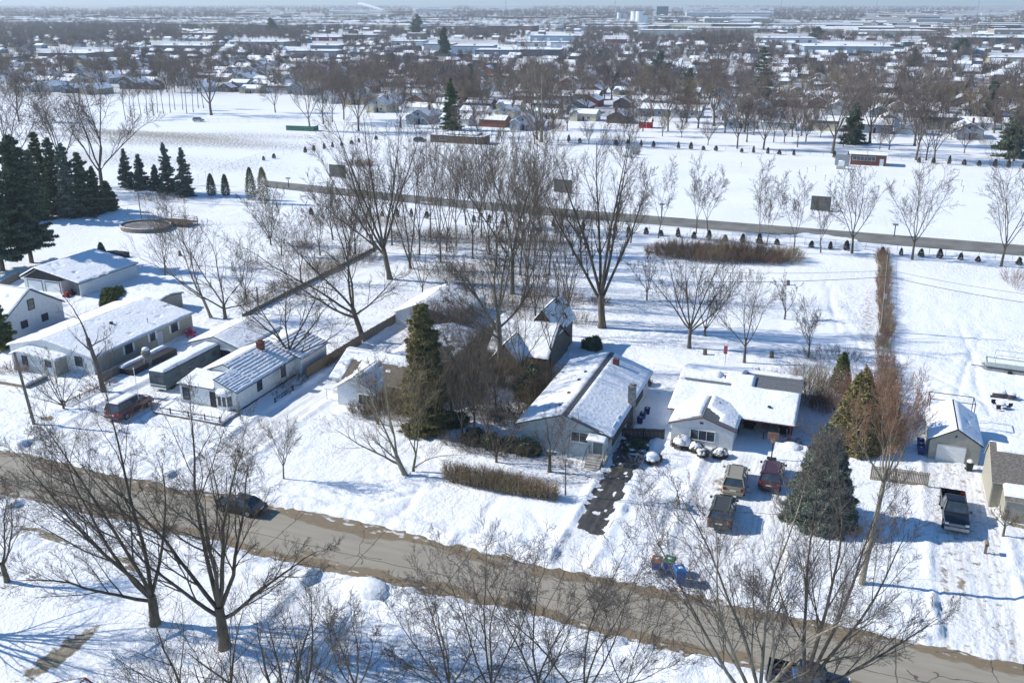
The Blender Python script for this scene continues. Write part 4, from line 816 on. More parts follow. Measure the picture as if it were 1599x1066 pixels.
b=MB()
for a in range(8): b.tube([(.22*math.cos(a*.785),-.95+.22*math.sin(a*.785),3.04),(.13*math.cos(a*.785+.3),-.95+.13*math.sin(a*.785+.3),2.62)],.012,3)
b.obj('net',mat('net_yellow',(.5,.42,.15)),ri)
b=MB(); b.box(-.5,.5,-.3,.6,0,.2); b.obj('base',M_dark,t)
def deer(loc,rz,s,label,head=0):
    t=thing('deer_statue',label,'lawn ornament',loc,rz); t.scale=(s,)*3; b=MB(); 
    b.tube([(-.55,0,.78),(-.3,0,.82),(0,0,.78),(.3,0,.84),(.42,0,.9)],[.1,.17,.14,.18,.12],9)
    b.tube([(.36,0,.88),(.52,0,1.1),(.6,0,1.32-head)],[.11,.075,.06],8); b.tube([(.54,0,1.34-head),(.68,0,1.34-head),(.84,0,1.26-head)],[.07,.075,.035],8)
    for x_,sg in((.34,1),(.34,-1),(-.45,1),(-.45,-1)):
        k=.05 if x_>0 else -.08; b.tube([(x_,sg*.09,.75),(x_+k,sg*.1,.42),(x_+(.02 if x_>0 else -.02),sg*.1,.05),(x_+.04,sg*.1,0)],[.07,.035,.025,.03],6)
    b.tube([(-.62,0,.86),(-.7,0,.75)],[.04,.015],5)
    for sg in(-1,1): b.tube([(.56,sg*.05,1.4-head),(.52,sg*.14,1.48-head)],[.03,.01],4)
    b.obj('body',mat('deer_tan',(.3,.26,.2),.8,.2,4),t,True)
    if not head:
        b=MB()
        for sg in(-1,1): b.tube([(.58,sg*.04,1.42),(.5,sg*.16,1.6),(.56,sg*.24,1.82)],[.02,.016,.008],4); b.tube([(.5,sg*.16,1.6),(.62,sg*.17,1.76)],[.014,.007],4); b.tube([(.52,sg*.2,1.7),(.45,sg*.26,1.82)],[.012,.006],4)
        b.obj('antler',mat('antler',(.4,.34,.25)),t)
deer((-13.2,83.,.1),1.9,1.1,'standing deer figure with antlers on the snowy front lawn'); deer((-12.3,82.4,.1),-1.,.8,'smaller deer figure with lowered head beside the antlered one',.35)
# swimming pool
cx,cy,_=G(228,358); t=thing('swimming_pool','round above-ground pool with dark frozen cover and wooden side deck','pool',(cx,cy,0))
b=MB(); n=28; R_=4.6
ro=[[(math.cos(2*PI*j/n)*r_*1.25,math.sin(2*PI*j/n)*r_,z) for j in range(n)] for r_,z in((R_,-.1),(R_,1.15),(R_-.18,1.15),(R_-.18,.85))]; b.loft(ro,False); b.obj('pool_wall',mat('pool_wall',(.22,.19,.16),.7,.2,2),t)
b=MB(); b.add([(math.cos(2*PI*j/n)*(R_-.17)*1.25,math.sin(2*PI*j/n)*(R_-.17),.87) for j in range(n)],[tuple(range(n))]); b.obj('pool_cover',M_water,t)
b=MB(); b.tube([(math.cos(2*PI*j/n)*R_*1.26,math.sin(2*PI*j/n)*R_*1.01,1.17) for j in range(n+1)],.09,5); b.obj('pool_rim',M_white,t)
b=MB(); b.box(1,8.5,3.2,7.5,.9,1.05); 
for x_ in(1.2,4.8,8.3):
    for y_ in(3.3,7.3): b.box(x_,x_+.12,y_,y_+.12,0,2.0)
for z in(1.5,1.95): b.box(1.2,8.4,3.3,3.38,z,z+.07); b.box(8.34,8.42,3.3,7.4,z,z+.07); b.box(1.2,8.4,7.36,7.43,z,z+.07)
b.obj('side_deck',mat('rail_wood',(.15,.1,.07)),t)
# pontoon boat on trailer
x0,y0,_=G(1536,580); t=thing('pontoon_boat','snow-covered pontoon boat on its trailer at the right edge of the open lot','boat',(x0,y0,0),-.06)
for s in(.35,1.9): b=MB(); b.tube([(-.3,s,.55),(.3,s,.45),(6.6,s,.45),(6.9,s,.5)],[.1,.3,.3,.15],10); b.obj('pontoon',M_metal,t)
b=MB(); b.box(.1,6.9,0,2.3,.78,.9); b.obj('deck_plate',M_woodg,t); b=MB(); b.box(.1,6.9,0,.06,.9,1.5); b.box(.1,6.9,2.24,2.3,.9,1.5); b.box(.1,.16,.06,2.24,.9,1.5); b.box(6.84,6.9,.06,2.24,.9,1.5); b.obj('side_panel',mat('boat_side',(.45,.5,.48),.6,.1,2),t)
snowpatch([(.17,.07,1.2),(6.83,.07,1.2),(6.83,2.23,1.2),(.17,2.23,1.2)],.25,t,3)
b=MB()
for x_ in(1.2,6.2): b.tube([(x_,.05,.9),(x_,.05,2.6)],.03,5); b.tube([(x_,2.25,.9),(x_,2.25,2.6)],.03,5)
b.tube([(1.2,.05,2.6),(6.2,.05,2.6)],.03,5); b.tube([(1.2,2.25,2.6),(6.2,2.25,2.6)],.03,5); b.obj('canopy_frame',M_metal,t)
b=MB(); b.tube([(.1,1.15,.4),(-1.6,1.15,.35)],.06,5); b.box(0,6.6,.8,.9,.1,.2); b.box(0,6.6,1.4,1.5,.1,.2); tr_=b.obj('trailer_frame',M_dark,t); b=MB(); b.tube([(3.2,-.25,.3),(3.2,-.05,.3)],.3,10); b.tube([(3.2,2.35,.3),(3.2,2.55,.3)],.3,10); b.obj('trailer_wheel',M_rub,tr_)
# snowmobile heap
x0,y0,_=G(1566,622); t=thing('snowmobile','snow-covered snowmobile parked beside the pontoon boat','snowmobile',(x0,y0,0),.1)
b=MB(); b.loft([[(x_,-w_,z0),(x_,w_,z0),(x_,w_*.8,z1),(x_,-w_*.8,z1)] for x_,w_,z0,z1 in((-1.3,.2,.2,.7),(-.4,.25,.2,.85),(.4,.3,.25,.75),(.9,.42,.25,.8),(1.5,.25,.3,.5))]); b.obj('body',mat('sled_dark',(.12,.1,.1),.5,.3,3),t,False)
b=MB(); b.dome(-.5,0,.75,.9,.35,.3,12,4); b.dome(.9,0,.7,.6,.42,.25,12,4); b.obj('snow_cap',M_snow,t,True)
for s in(-1,1): b=MB(); b.tube([(.5,s*.55,.08),(1.8,s*.55,.08),(2.05,s*.55,.25)],[.07,.07,.04],5); b.tube([(1.1,s*.3,.4),(1.2,s*.55,.1)],.035,4); b.obj('ski',M_dark,t)
b=MB(); b.tube([(.3,0,.8),(.1,0,1.15)],.035,5); b.tube([(.1,-.4,1.15),(.1,.4,1.15)],.03,5); b.obj('handlebar',M_dark,t); b=MB(); b.box(-1.5,.3,-.19,.19,.02,.25); b.obj('track',M_rub,t)
x0,y0,_=G(1560,634); t=thing('patio_table','upturned patio set under snow in front of the snowmobile','outdoor furniture',(x0,y0-1.,0),.2)
b=MB(); b.cyl(0,0,.7,.75,.6,.6,14); b.cyl(0,0,0,.7,.04,.04,6); b.obj('table_top',M_dark,t); b=MB(); b.dome(0,0,.75,.55,.55,.2,12,3); b.obj('snow_cap',M_snow,t,True)
for a in(0,2.1,4.2): 
    b=MB(); cx_,cy_=math.cos(a)*.95,math.sin(a)*.95
    b.box(cx_-.25,cx_+.25,cy_-.25,cy_+.25,.42,.46); 
    for dx in(-.22,.22):
        for dy in(-.22,.22): b.tube([(cx_+dx,cy_+dy,0),(cx_+dx,cy_+dy,.42)],.02,4)
    b.box(cx_-.25+math.cos(a)*.2,cx_+.25+math.cos(a)*.2,cy_+math.sin(a)*.2-.03,cy_+math.sin(a)*.2+.03,.46,.9); b.obj('chair',M_dark,t)
# frame behind the garage
t=thing('metal_frame','dark rectangular metal frame standing behind the beige garage','frame',(10.9,113.2,0)); b=MB()
for x_ in(.3,5.2):
    for y_ in(0,2.2): b.tube([(x_,y_,0),(x_,y_,3.4)],.05,6)
for z in(3.4,): b.tube([(.3,0,z),(5.2,0,z)],.05,6); b.tube([(.3,2.2,z),(5.2,2.2,z)],.05,6); b.tube([(.3,0,z),(.3,2.2,z)],.05,6); b.tube([(5.2,0,z),(5.2,2.2,z)],.05,6)
b.obj('bar',M_dark,t)
# carport clutter
for i,(x_,y_,w_,d_,h_,la_,m_) in enumerate([(-8.7,104.2,1.4,1,.9,'dark workbench under the left end of the carport',M_dark),(-6.9,104.8,1.2,.9,1.1,'grey cabinet in the middle of the carport',M_board),(-4.8,104.,1,.9,1.2,'dark grill standing at the right end of the carport',M_rub)]):
    t=thing(['workbench','cabinet','barbecue_grill'][i],la_,['workbench','cabinet','grill'][i],(x_,y_,0)); b=MB(); b.box(-w_/2,w_/2,-d_/2,d_/2,h_-.12,h_) ; b.box(-w_/2+.1,w_/2-.1,-d_/2+.1,d_/2-.1,.3,h_-.3); b.obj('top',m_,t)
    for sx in(-1,1):
        for sy in(-1,1): b=MB(); b.box(sx*(w_/2-.05)-.04,sx*(w_/2-.05)+.04,sy*(d_/2-.05)-.04,sy*(d_/2-.05)+.04,0,h_-.12); b.obj('leg',M_metal,t)
    b=MB(); b.dome(0,0,h_,w_*.4,d_*.4,.35,10,4,rr); b.obj('cover',M_dark if i!=1 else M_wood,t,True)
# red play structure + heap + boulder-like wrapped post by ranch house
x0,y0,_=G(305,522); t=thing('play_cart','pink and red play cart at the back corner of the ranch house','toy',(x0,y0-1,0)); pk=mat('toy_pink',(.5,.04,.14),.5,.1,3)
for a in range(4): 
    b=MB(); b.tube([(math.cos(a*1.57)*.8,math.sin(a*1.57)*.8,0),(0,0,1.6)],.09,6); b.obj('frame_leg',pk,t)
b=MB(); b.box(-.7,.7,-.5,.5,.5,.75); b.tube([(.8*math.cos(i*.524),-.5,.9+.5*math.sin(i*.524)) for i in range(13)],.06,5); b.obj('seat',pk,t)
x0,y0,_=G(232,575); t=thing('wrapped_statue','pale wrapped column standing in the side yard of the ranch house','statue',(x0,y0,0)); b=MB(); b.tube([(0,0,0),(0,0,.6),(.1,0,1.6),(-.15,0,2.4),(0,0,3.)],[.75,.6,.55,.65,.3],10); b.obj('body',mat('wrap_grey',(.3,.28,.25),.9,.4,2,.8,6),t,True); b=MB(); b.dome(-.1,0,2.75,.55,.5,.4,12,4,rr); b.obj('snow_cap',M_snow,t,True)
t=thing('raised_bed','long wooden planter box topped with snow in the side yard','planter',(-91.8,91.5,0)); b=MB(); b.box(0,2.6,0,9,-.1,1.1); b.obj('box',M_dark,t); snowpatch([(.0,0,1.1),(1.,0,1.1),(1.,9,1.1),(.0,9,1.1)],.3,t,5); 
x0,y0,_=G(102,462); t=thing('garden_tractor','small red tractor parked in the open garage bay','tractor',(x0+1,y0,0),-1.5); b=MB(); b.loft([[(x_,-.3,.4),(x_,.3,.4),(x_,.25,z),(x_,-.25,z)] for x_,z in((-.8,.7),(0,.75),(.2,1.),(1.,.95),(1.1,.6))]); b.obj('body',mat('tractor_red',(.35,.04,.03),.5,.1,3),t)
for x_,r_ in((-.6,.42),(.8,.27)):
    for s in(-1,1): b=MB(); b.tube([(x_,s*.35,r_),(x_,s*.6,r_)],r_,12); b.obj('wheel',M_rub,t)
b=MB(); b.box(-.7,-.2,-.25,.25,.75,.85); b.box(-.8,-.7,-.25,.25,.85,1.2); b.obj('seat',M_dark,t); b=MB(); b.tube([(.2,0,1),(.0,0,1.25)],.03,5); b.tube([(.0+.15*math.cos(a*.7),.15*math.sin(a*.7),1.27) for a in range(10)],.02,4); b.obj('steering_wheel',M_dark,t)
# wheels/wood pile behind lopsided garage
x0,y0,_=G(180,402); t=thing('covered_boat','dark tarp-covered boat behind the lopsided garage','boat',(x0,y0,0),.3); b=MB(); b.loft([[(x_,-w_,.3),(x_,0,.1),(x_,w_,.3),(x_,w_*.8,z),(x_,0,z+.3),(x_,-w_*.8,z)] for x_,w_,z in((-2.6,.3,.8),(-2,.9,1.),(0,1.1,1.2),(2,.8,1.),(3,.1,.9))]); b.obj('tarp',mat('navy_tarp',(.03,.04,.07),.7,.3,2),t); b=MB(); b.box(-2,2.6,-.05,.05,0,.25); b.obj('trailer_frame',M_metal,t)
# field lot boards: grey upright panels with braces
def board(label,px0,px1,py,ptop,m=M_board,back=0):
    a=G(px0,py);b_=G(px1,py+2); w_=math.dist(a[:2],b_[:2]); h=hfrom(px0,py,ptop); t=thing('board_screen',label,'screen',a,-.02)
    b=MB(); b.box(0,w_,-.08,.08,.25,h); b.obj('panel',m,t); b=MB()
    for i in range(4): x_=w_*(i+.5)/4; b.box(x_-.07,x_+.07,.08,.22,-.1,h-.1); b.tube([(x_,.2,h*.8),(x_,2.3,0)],.05,4)
    b.obj('brace',M_woodg,t); b=MB(); b.box(-.05,w_+.05,-.12,.12,h,h+.08); b.obj('cap',m,t); return t
board('dark grey board screen left of the tallest yard tree',515,540,277,257); board('dark grey board screen behind the tall central maple',865,893,301,280)
board('dark grey board screen nearest the lane, right of the brush thicket',1265,1296,329,306)
board('pale grey metal screen on a block base near the far fence',976,997,241,225,M_metal); board('pale grey metal screen beside the small brick booth',1303,1325,259,241,M_metal)
x0,y0,_=G(1313,263)
for px,py,la_ in((1313,263,'white square equipment box before the right pale screen'),(980,245,'pale equipment box before the left pale screen')):
    x0,y0,_=G(px,py); t=thing('equipment_box',la_,'utility box',(x0,y0-1,0)); b=MB(); b.box(-1.3,1.3,-1,1,0,.9); b.obj('base',M_conc,t); b=MB(); b.box(-.9,.9,-.7,.7,.9,2.4); b.obj('box',M_white,t); b=MB(); b.dome(0,0,2.4,.9,.7,.2,10,3); b.obj('snow_cap',M_snow,t,True)
x0,y0,_=G(522,270); t=thing('brush_pile','reddish brush pile beside the left board screen','brush pile',G(562,258)); o,_=stems('branch',77,160,4.5,2.2,1.2,t,M_twigr,.05,(4,3),ry=2.5)
# booth
x0,y0,_=G(1327,257); t=house('brick_booth','small brick booth with teal fascia and a band of windows near the far fence','booth',(x0,y0,0),[dict(x0=0,x1=10.5,y0=0,y1=5,ze=3.3,zr=3.5,ax='x',oh=.7,og=.6)],M_brick,mat('teal_metal',(.12,.24,.23),.6,.1,2),mat('teal_metal',(.12,.24,.23)),seed=3,snow=.12)
opening(t,'window','-y',0,4,1.5,6.6,1.2,bars=(6,1)); opening(t,'door','-y',0,9.2,0,1.,2.1,pane=M_white)
x0,y0,_=G(672,222); t=house('long_block_building','low long brown building with a flat snowy roof beyond the snowy lot','building',(x0,y0,0),[dict(x0=0,x1=21,y0=0,y1=6,ze=2.6,zr=2.8,ax='x',oh=.4)],mat('block_brown',(.2,.14,.11),.9,.2,1),M_shg,M_dark,seed=5,snow=.1)
opening(t,'door','-y',0,18,0,1,2.1,pane=M_dark); opening(t,'window','-y',0,5,1.1,2.5,.8,bars=(3,1))
x0,y0,_=G(703,221); t=house('kiosk','pale green kiosk attached to the end of the low brown building','kiosk',(x0,y0-3,0),[dict(x0=0,x1=12,y0=0,y1=5,ze=3.2,zr=3.5,ax='x',oh=.5)],mat('kiosk_green',(.2,.26,.24),.8,.1,1),M_shg,M_white,seed=6)
opening(t,'door','-y',0,9.5,0,1.1,2.1,pane=M_white); opening(t,'window','-y',0,4,1.2,5,1.1,bars=(4,1))
# green screen fence
x0,y0,_=G(447,204); t=thing('green_fence','green fabric fence at the corner of the weedy field','fence',(x0,y0,0),.1); b=MB(); b.box(0,12,-.05,.05,.1,2.); b.box(12,12.1,-.05,4,.1,2.); b.obj('fabric',mat('green_fabric',(.07,.2,.14),.8,.2,1),t)
for i in range(5): b=MB(); b.cyl(i*3,.1,0,2.1,.05,.05,6); b.obj('post',M_metal,t)
# red shed
x0,y0,_=G(997,200); t=house('red_shed','bright red little shed beyond the far fence','shed',(x0,y0,0),[dict(x0=0,x1=5,y0=0,y1=4,ze=2.6,zr=4,ax='x')],mat('barn_red',(.42,.02,.03),.7,.1,1),M_dark,mat('barn_red',(.42,.02,.03)),seed=8,snow=.06); opening(t,'door','-y',0,2.5,0,1.3,1.9,pane=mat('barn_red',(.42,.02,.03)))
# lamp posts on the lane
for px,py,tp,la_ in((868,341,313,'lamp post on the lane left of the central maple'),(1033,341,320,'lamp post on the lane among the slim trees'),(1396,370,352,'lamp post on the lane at the right'),(451,294,283,'lamp post on the lane at the left')):
    t=thing('lamp_post',la_,'lamp post',G(px,py)); h=max(2.6,hfrom(px,py,tp)); b=MB(); b.cyl(0,0,0,h,.12,.1,8); b.obj('pole',M_dark,t); b=MB(); b.box(-.55,.55,-.4,.4,h,h+.3); b.obj('lamp_head',M_metal,t)
for px,py in((1260,271),(1273,268),(1288,283),(1303,284),(1340,287),(1360,262),(1411,291),(1501,291),(1503,300),(941,236),(1053,272),(1121,265),(1157,262),(1200,268),(1000,270)):
    t=MB(); t.cyl(0,0,0,1.5,.06,.05,6); t.box(-.12,.12,-.08,.08,1.5,1.7); o=t.obj('marker_post',M_woodg); o.location=G(px,py); tag(o,'thin marker post standing in the wide snowy lot','post','marker posts in the snowy lot')
# rail fence remnant beside drive
t=thing('rail_fence','short broken rail fence in the snow beside the bay-window house','fence',(-62.,91,0)); a=G(430,632);b_=G(458,612)
for p_ in(a,b_): b=MB(); b.box(p_[0]+62-.07,p_[0]+62+.07,p_[1]-91-.07,p_[1]-91+.07,-.1,.95); b.obj('post',M_dark,t)
b=MB(); b.tube([(a[0]+62,a[1]-91,.75),(b_[0]+62,b_[1]-91,.85)],.05,5); b.tube([(a[0]+62,a[1]-91,.4),(b_[0]+62,b_[1]-91,.5)],.05,5); b.tube([(b_[0]+62,b_[1]-91,.85),(b_[0]+62.3,b_[1]-91+2.6,.3)],.05,5); b.obj('rail',M_dark,t)
# yard debris behind the carport house
for px,py,la_ in((1100,556,'dark stump-like shape in the yard behind the carport house'),(1204,560,'dark upright log in the shaded yard'),(1230,447,'small stump in the middle of the back lot'),(281,400,'brown stub post in the left back yard')):
    b=MB(); b.tube([(0,0,-.1),(.05,0,.5),(0,.05,1.1)],[.4,.3,.26],9); o=b.obj('tree_stump',M_bark,None,True); o.location=G(px,py); tag(o,la_,'stump')
x0,y0,_=G(1130,580); t=thing('pink_flagpole','short red and white striped post behind the carport house roof','post',G(1131,574)); b=MB(); b.cyl(0,0,0,3.4,.1,.1,8); b.obj('post',M_white,t); b=MB(); b.box(-.25,.25,-.12,-.1,2.1,3.3); b.obj('panel',mat('pink_panel',(.45,.08,.12)),t)
# plowed snow heaps (south kerb)
for i,(px,py,rx,ry,h_) in enumerate([(575,925,2.6,1.4,1.3),(497,1010,1.4,5.5,.8),(1235,700,1.4,1.2,.7)]):
    x0,y0,_=G(px,py); b=MB(); r2=random.Random(i); b.dome(0,0,-.2,rx,ry,h_+.2,26,8,r2); b.dome(rx*.5,ry*.4,-.2,rx*.7,ry*.6,h_*.8,22,6,r2); o=b.obj('snow_heap',M_snow,None,True); o.location=(x0,y0,0); tag(o,['plowed snow heap with a blue shaded side at the near kerb','long low snow ridge beside the near kerb heap','low snow heap right of the carport'][i],'snow heap')

def BT(px,py,ptop,seed,label,mains=5,tr=.25,group=None,cat='tree',**k):
    H=hfrom(px,py,ptop); x,y,_=G(px,py); z=gz(x,y); k.setdefault('rmin',max(.0095,.000105*math.hypot(x,y)))
    return bare_tree('bare_tree',seed,H,tr,mains,label=label,loc=(x,y,z),group=group,cat=cat,**k)
KB=(10,8,6,4);KM=(9,7,5);KS=(6,5,3)
# --- near side of the street
BT(243,977,655,1,'large forked bare tree on the near lawn, left of the other big one',[(-.95,.1,1,.78,.85),(-.45,-.2,1,.85,.95),(-.12,.2,1,.95,1),(.08,-.1,1,.95,1),(.3,.3,1,.6,.95),(-1.1,-.1,.35,.55,.8)],.42,fork=.14,K=KB,lf=(.42,.5,.5,.5),ang=(.5,.6,.7,.7),curv=.085)
BT(352,1015,690,2,'large bare tree with a scarred trunk on the near lawn beside the snow ridge',[(-.7,.1,1,.75,.9),(-.15,.2,1,.9,1),(.25,-.1,1,.85,1),(.6,.2,1,.7,.9),(.95,0,.55,.55,.7),(-1,.1,.5,.6,.75),(.05,-.3,1,.7,1)],.45,fork=.2,K=KB,lf=(.42,.5,.5,.5),ang=(.55,.65,.7,.7),curv=.09)
BT(12,910,770,3,'small gnarled bare tree cut by the left edge on the near lawn',[(-.6,0,1,.8,.8),(.55,.1,1,.7,.9),(.1,.2,1,.7,1)],.25,fork=.22,K=(9,7,5,3),curv=.14)
for i,(px,py,tp,la) in enumerate([(705,1125,905,'bare tree at the bottom edge, leftmost of the row by the street'),(768,1140,855,'bare tree at the bottom edge, second from the left in the row by the street'),(838,1135,880,'bare tree at the bottom edge, third from the left in the row by the street'),(902,1150,815,'tallest bare tree at the bottom edge in the row left of the big one'),(560,1115,950,'low bare tree at the bottom edge, left end of the row by the street')]):
    BT(px,py,tp,10+i,la,[(-.6,.1,1,.66,.8),(-.2,.2,1,.72,1),(.15,-.1,1,.72,1),(.55,.1,1,.62,.85),(-.9,0,.7,.45,.6),(.85,0,.7,.45,.7)],.18,fork=.25,K=(9,7,5,3),lf=(.45,.5,.5,.5),curv=.1,twig=mat('twig_grey',(.15,.125,.11),.9,.25,.6))
BT(1180,1155,735,20,'huge many-stemmed bare tree in front of the street at the bottom right',[(-.7,.1,1,.74,.8),(-.4,.1,1,.72,1),(-.2,.3,1,.78,1),(-.05,-.1,1,.85,1),(.1,.2,1,.8,1),(.25,0,1,.68,.9)],.36,fork=.12,K=KB,lf=(.36,.48,.5,.5),ang=(.42,.55,.65,.7),curv=.08,bark=M_bark2,twig=mat('twig_grey',(.15,.125,.11)))
BT(1218,1165,730,21,'big spreading bare tree right of the huge many-stemmed one at the bottom right',[(.1,.1,1,.76,1),(.3,-.1,1,.7,.9),(.55,.1,1,.6,1),(.0,.3,1,.72,1),(.8,-.1,.8,.5,.8)],.36,fork=.22,K=KB,lf=(.38,.48,.5,.5),ang=(.45,.55,.65,.7),curv=.06,lean=(.2,0),twig=mat('twig_grey',(.15,.125,.11)))
BT(975,1130,930,22,'slim bare sapling at the bottom edge left of the huge tree',[(-.3,0,1,.8,1),(.3,0,1,.8,1),(.6,.1,1,.6,.8)],.1,fork=.25,K=KM)
# --- street side of the far lawns
BT(443,748,664,30,'small bare tree on the far verge just beyond the sedan',[(-.6,.1,1,.7,.8),(-.25,0,1,.75,1),(.2,.1,1,.75,1),(.6,0,1,.7,.8),(.4,-.3,1,.6,.9)],.09,fork=.28,K=KM)
BT(633,742,600,31,'leaning two-stemmed tree with a low sideways limb on the lawn left of the hedge',[(-1,0,.55,.75,.55),(-.3,.1,1,.85,1),(-.12,.1,1,.9,.9),(-.75,.2,.55,.4,.8)],.3,fork=.22,lean=(-.45,0),K=KM,curv=.07,bark=M_bark2,twig=M_twig2)
BT(645,737,600,32,'slender greenish tree rising behind the leaning two-stemmed one',[(.9,0,.7,.6,.2),(-.05,.1,1,.85,1),(.2,.1,1,.8,1),(-.25,.1,1,.7,1)],.16,fork=.2,lean=(.1,0),K=KM,bark=mat('bark_green',(.2,.19,.1),.9,.3,3),twig=M_twig2)
BT(775,724,640,33,'low twisted shrub-like tree behind the long hedge',[(-.8,0,.8,.7,.8),(-.3,.1,1,.8,1),(.3,0,1,.8,1),(.7,.2,.8,.7,.8),(0,-.2,1,.7,1)],.16,fork=.12,K=(7,6,4),curv=.16)
BT(858,738,655,34,'short dark ivy-covered tree in front of the blue-grey house',[(-.5,.1,1,.6,.8),(.4,0,1,.6,.9),(0,.2,1,.7,1)],.22,fork=.3,K=(7,6,5),curv=.15)
BT(883,775,655,35,'slim straight sapling right of the hedge in front of the blue-grey house',[(-.2,0,1,.6,.8),(.2,0,1,.6,1),(0,.2,1,.55,.9)],.07,fork=.45,K=KM,twig=mat('twig_grey',(.15,.125,.11)))
BT(100,640,548,36,'many-stemmed bare shrub tree spreading at the end of the picket fence',[(-1,0,.8,.9,.9),(-.6,.1,1,.9,.9),(-.3,0,1,.9,1),(-.1,.2,1,.85,1),(.25,0,1,.85,1),(.8,.1,1,.8,.9),(-1.1,-.1,.45,.7,.8)],.16,fork=.06,K=(6,5,4),lf=(.35,.45,.5),curv=.06,twig=M_twig)
BT(163,615,458,37,'half-dead bare tree with few limbs in front of the ranch house roof',[(-.15,0,1,.5,1),(-.8,.1,.7,.28,.75),(.9,0,.3,.3,.85),(.5,.1,.8,.22,.6)],.3,fork=.55,lean=(-.12,0),K=(4,4,3),curv=.1,bark=mat('twig_grey',(.15,.125,.11)))
t_=BT(1345,912,572,38,'very tall tan bare tree with a long clear trunk by the stockade fence',[(-.45,0,1,.42,.95),(-.25,.2,1,.44,1),(-.1,-.1,1,.44,1),(.1,.1,1,.44,1),(.25,0,1,.42,.95),(.42,.1,1,.38,.95)],.23,fork=.5,lean=(.0,0),K=(12,10,7),lf=(.4,.5,.5),ang=(.4,.5,.6),bark=M_bark2,twig=mat('twig_orange',(.3,.17,.11),.9,.3,.8))
BT(1566,838,795,39,'small round-topped bare tree in front of the tan house',[(-1,0,.6,.6,.9),(1,0,.6,.6,.9),(0,.6,.7,.6,.9),(0,-.6,.7,.6,.9),(0,0,1,.5,1)],.12,fork=.4,K=(9,8,5),twig=M_twig2)
BT(172,890,800,40,'thin bare sapling between the two left bare trees',4,.05,K=(4,3)) if False else None
# --- back yards
BT(457,585,405,41,'bare tree with a big leafy nest behind the bay-window house',[(-.9,.1,1,.7,.75),(-.5,0,1,.75,.9),(-.1,.2,1,.7,1),(.35,0,1,.75,1),(.85,.1,.9,.7,.9),(.9,0,.5,.6,.7)],.32,fork=.2,K=(9,7,5,3),curv=.12)
BT(567,532,335,42,'dark wide-armed bare tree where the brown and grey board fences meet',[(-1.1,.1,.7,.95,.85),(-.75,0,.9,.8,1),(-.2,.1,1,.75,1),(.1,0,1,.8,1),(-1,0,.25,.75,.7),(.7,.1,.6,.5,.8)],.42,fork=.26,lean=(-.25,0),K=(9,7,5,3),curv=.1)
BT(352,498,340,43,'leaning bare tree with crossing limbs in the left back yard',[(-1.2,0,.7,.9,.7),(.7,.1,.9,.7,.9),(.2,0,1,.8,1),(-.5,.1,1,.8,1),(1.1,0,.5,.6,.7)],.3,fork=.14,K=(7,6,4),curv=.1)
BT(330,497,330,44,'bare tree leaning left behind the ranch house',[(-1,.1,.8,.85,.9),(-.6,0,1,.8,1),(-.2,.1,1,.8,1)],.26,fork=.2,lean=(-.4,0),K=KM,bark=M_bark2)
BT(423,383,300,45,'fan-shaped slender bare tree in the open left back yard',[(-.6,.1,1,.9,.9),(-.3,0,1,.95,1),(-.08,.1,1,.95,1),(.12,0,1,.9,1),(.3,.2,1,.9,1)],.2,fork=.1,K=KM,lf=(.35,.5,.5),curv=.04)
BT(609,437,195,46,'tallest spreading bare tree left of centre in the back yards',[(-.85,.1,1,.75,.7),(-.6,0,1,.8,.85),(-.35,.1,1,.85,1),(-.1,0,1,.85,1),(.15,.1,1,.85,1),(.4,0,1,.8,.95),(-1,.2,.8,.6,.75)],.5,fork=.22,lean=(-.16,0),K=(8,6,5,3),lf=(.42,.5,.5,.5),ang=(.45,.55,.6,.6),curv=.05)
BT(641,420,225,47,'tall three-stemmed bare tree right of the tallest spreading one',[(-.3,0,1,.95,1),(-.05,.1,1,1,1),(.12,0,1,.98,1)],.35,fork=.04,K=(9,6,4),lf=(.28,.5,.5),ang=(.45,.6,.6),curv=.04)
for i,(px,py,tp,la) in enumerate([(520,375,290,'bare tree in the brush left of the tallest spreading one'),(545,400,300,'slim bare tree in the brushy back boundary'),(585,395,250,'upright bare tree behind the tallest spreading one'),(697,395,235,'slender bare tree at the left of the central grove'),(728,352,225,'slim bare tree at the back of the central grove, left of its pair'),(747,356,228,'slim bare tree at the back of the central grove, right of its pair'),
        (765,400,240,'upright bare tree in the middle of the central grove'),(805,390,230,'tall bare tree at the right of the central grove'),(845,363,215,'tall pale bare tree at the back right of the central grove'),(826,395,260,'thin bare tree in the right half of the central grove'),
        (840,522,300,'slim bare tree beside the steep gable of the weathered house'),(870,500,400,'broken-topped bare tree behind the weathered house'),(893,505,330,'thin crooked bare tree left of the big maple'),(815,480,310,'bare tree close behind the weathered house'),(895,400,330,'little bare tree beyond the big maple, left side')]):
    BT(px,py,tp,50+i,la,[(-.35,.1,1,.75,.8),(-.08,0,1,.85,1),(.1,.1,1,.8,1),(.35,0,1,.7,.85)],.2,fork=.2,K=(9,7,5),lf=(.35,.5,.5),ang=(.45,.55,.6),curv=.07,lean=((-.1,.1)[i%2],0))
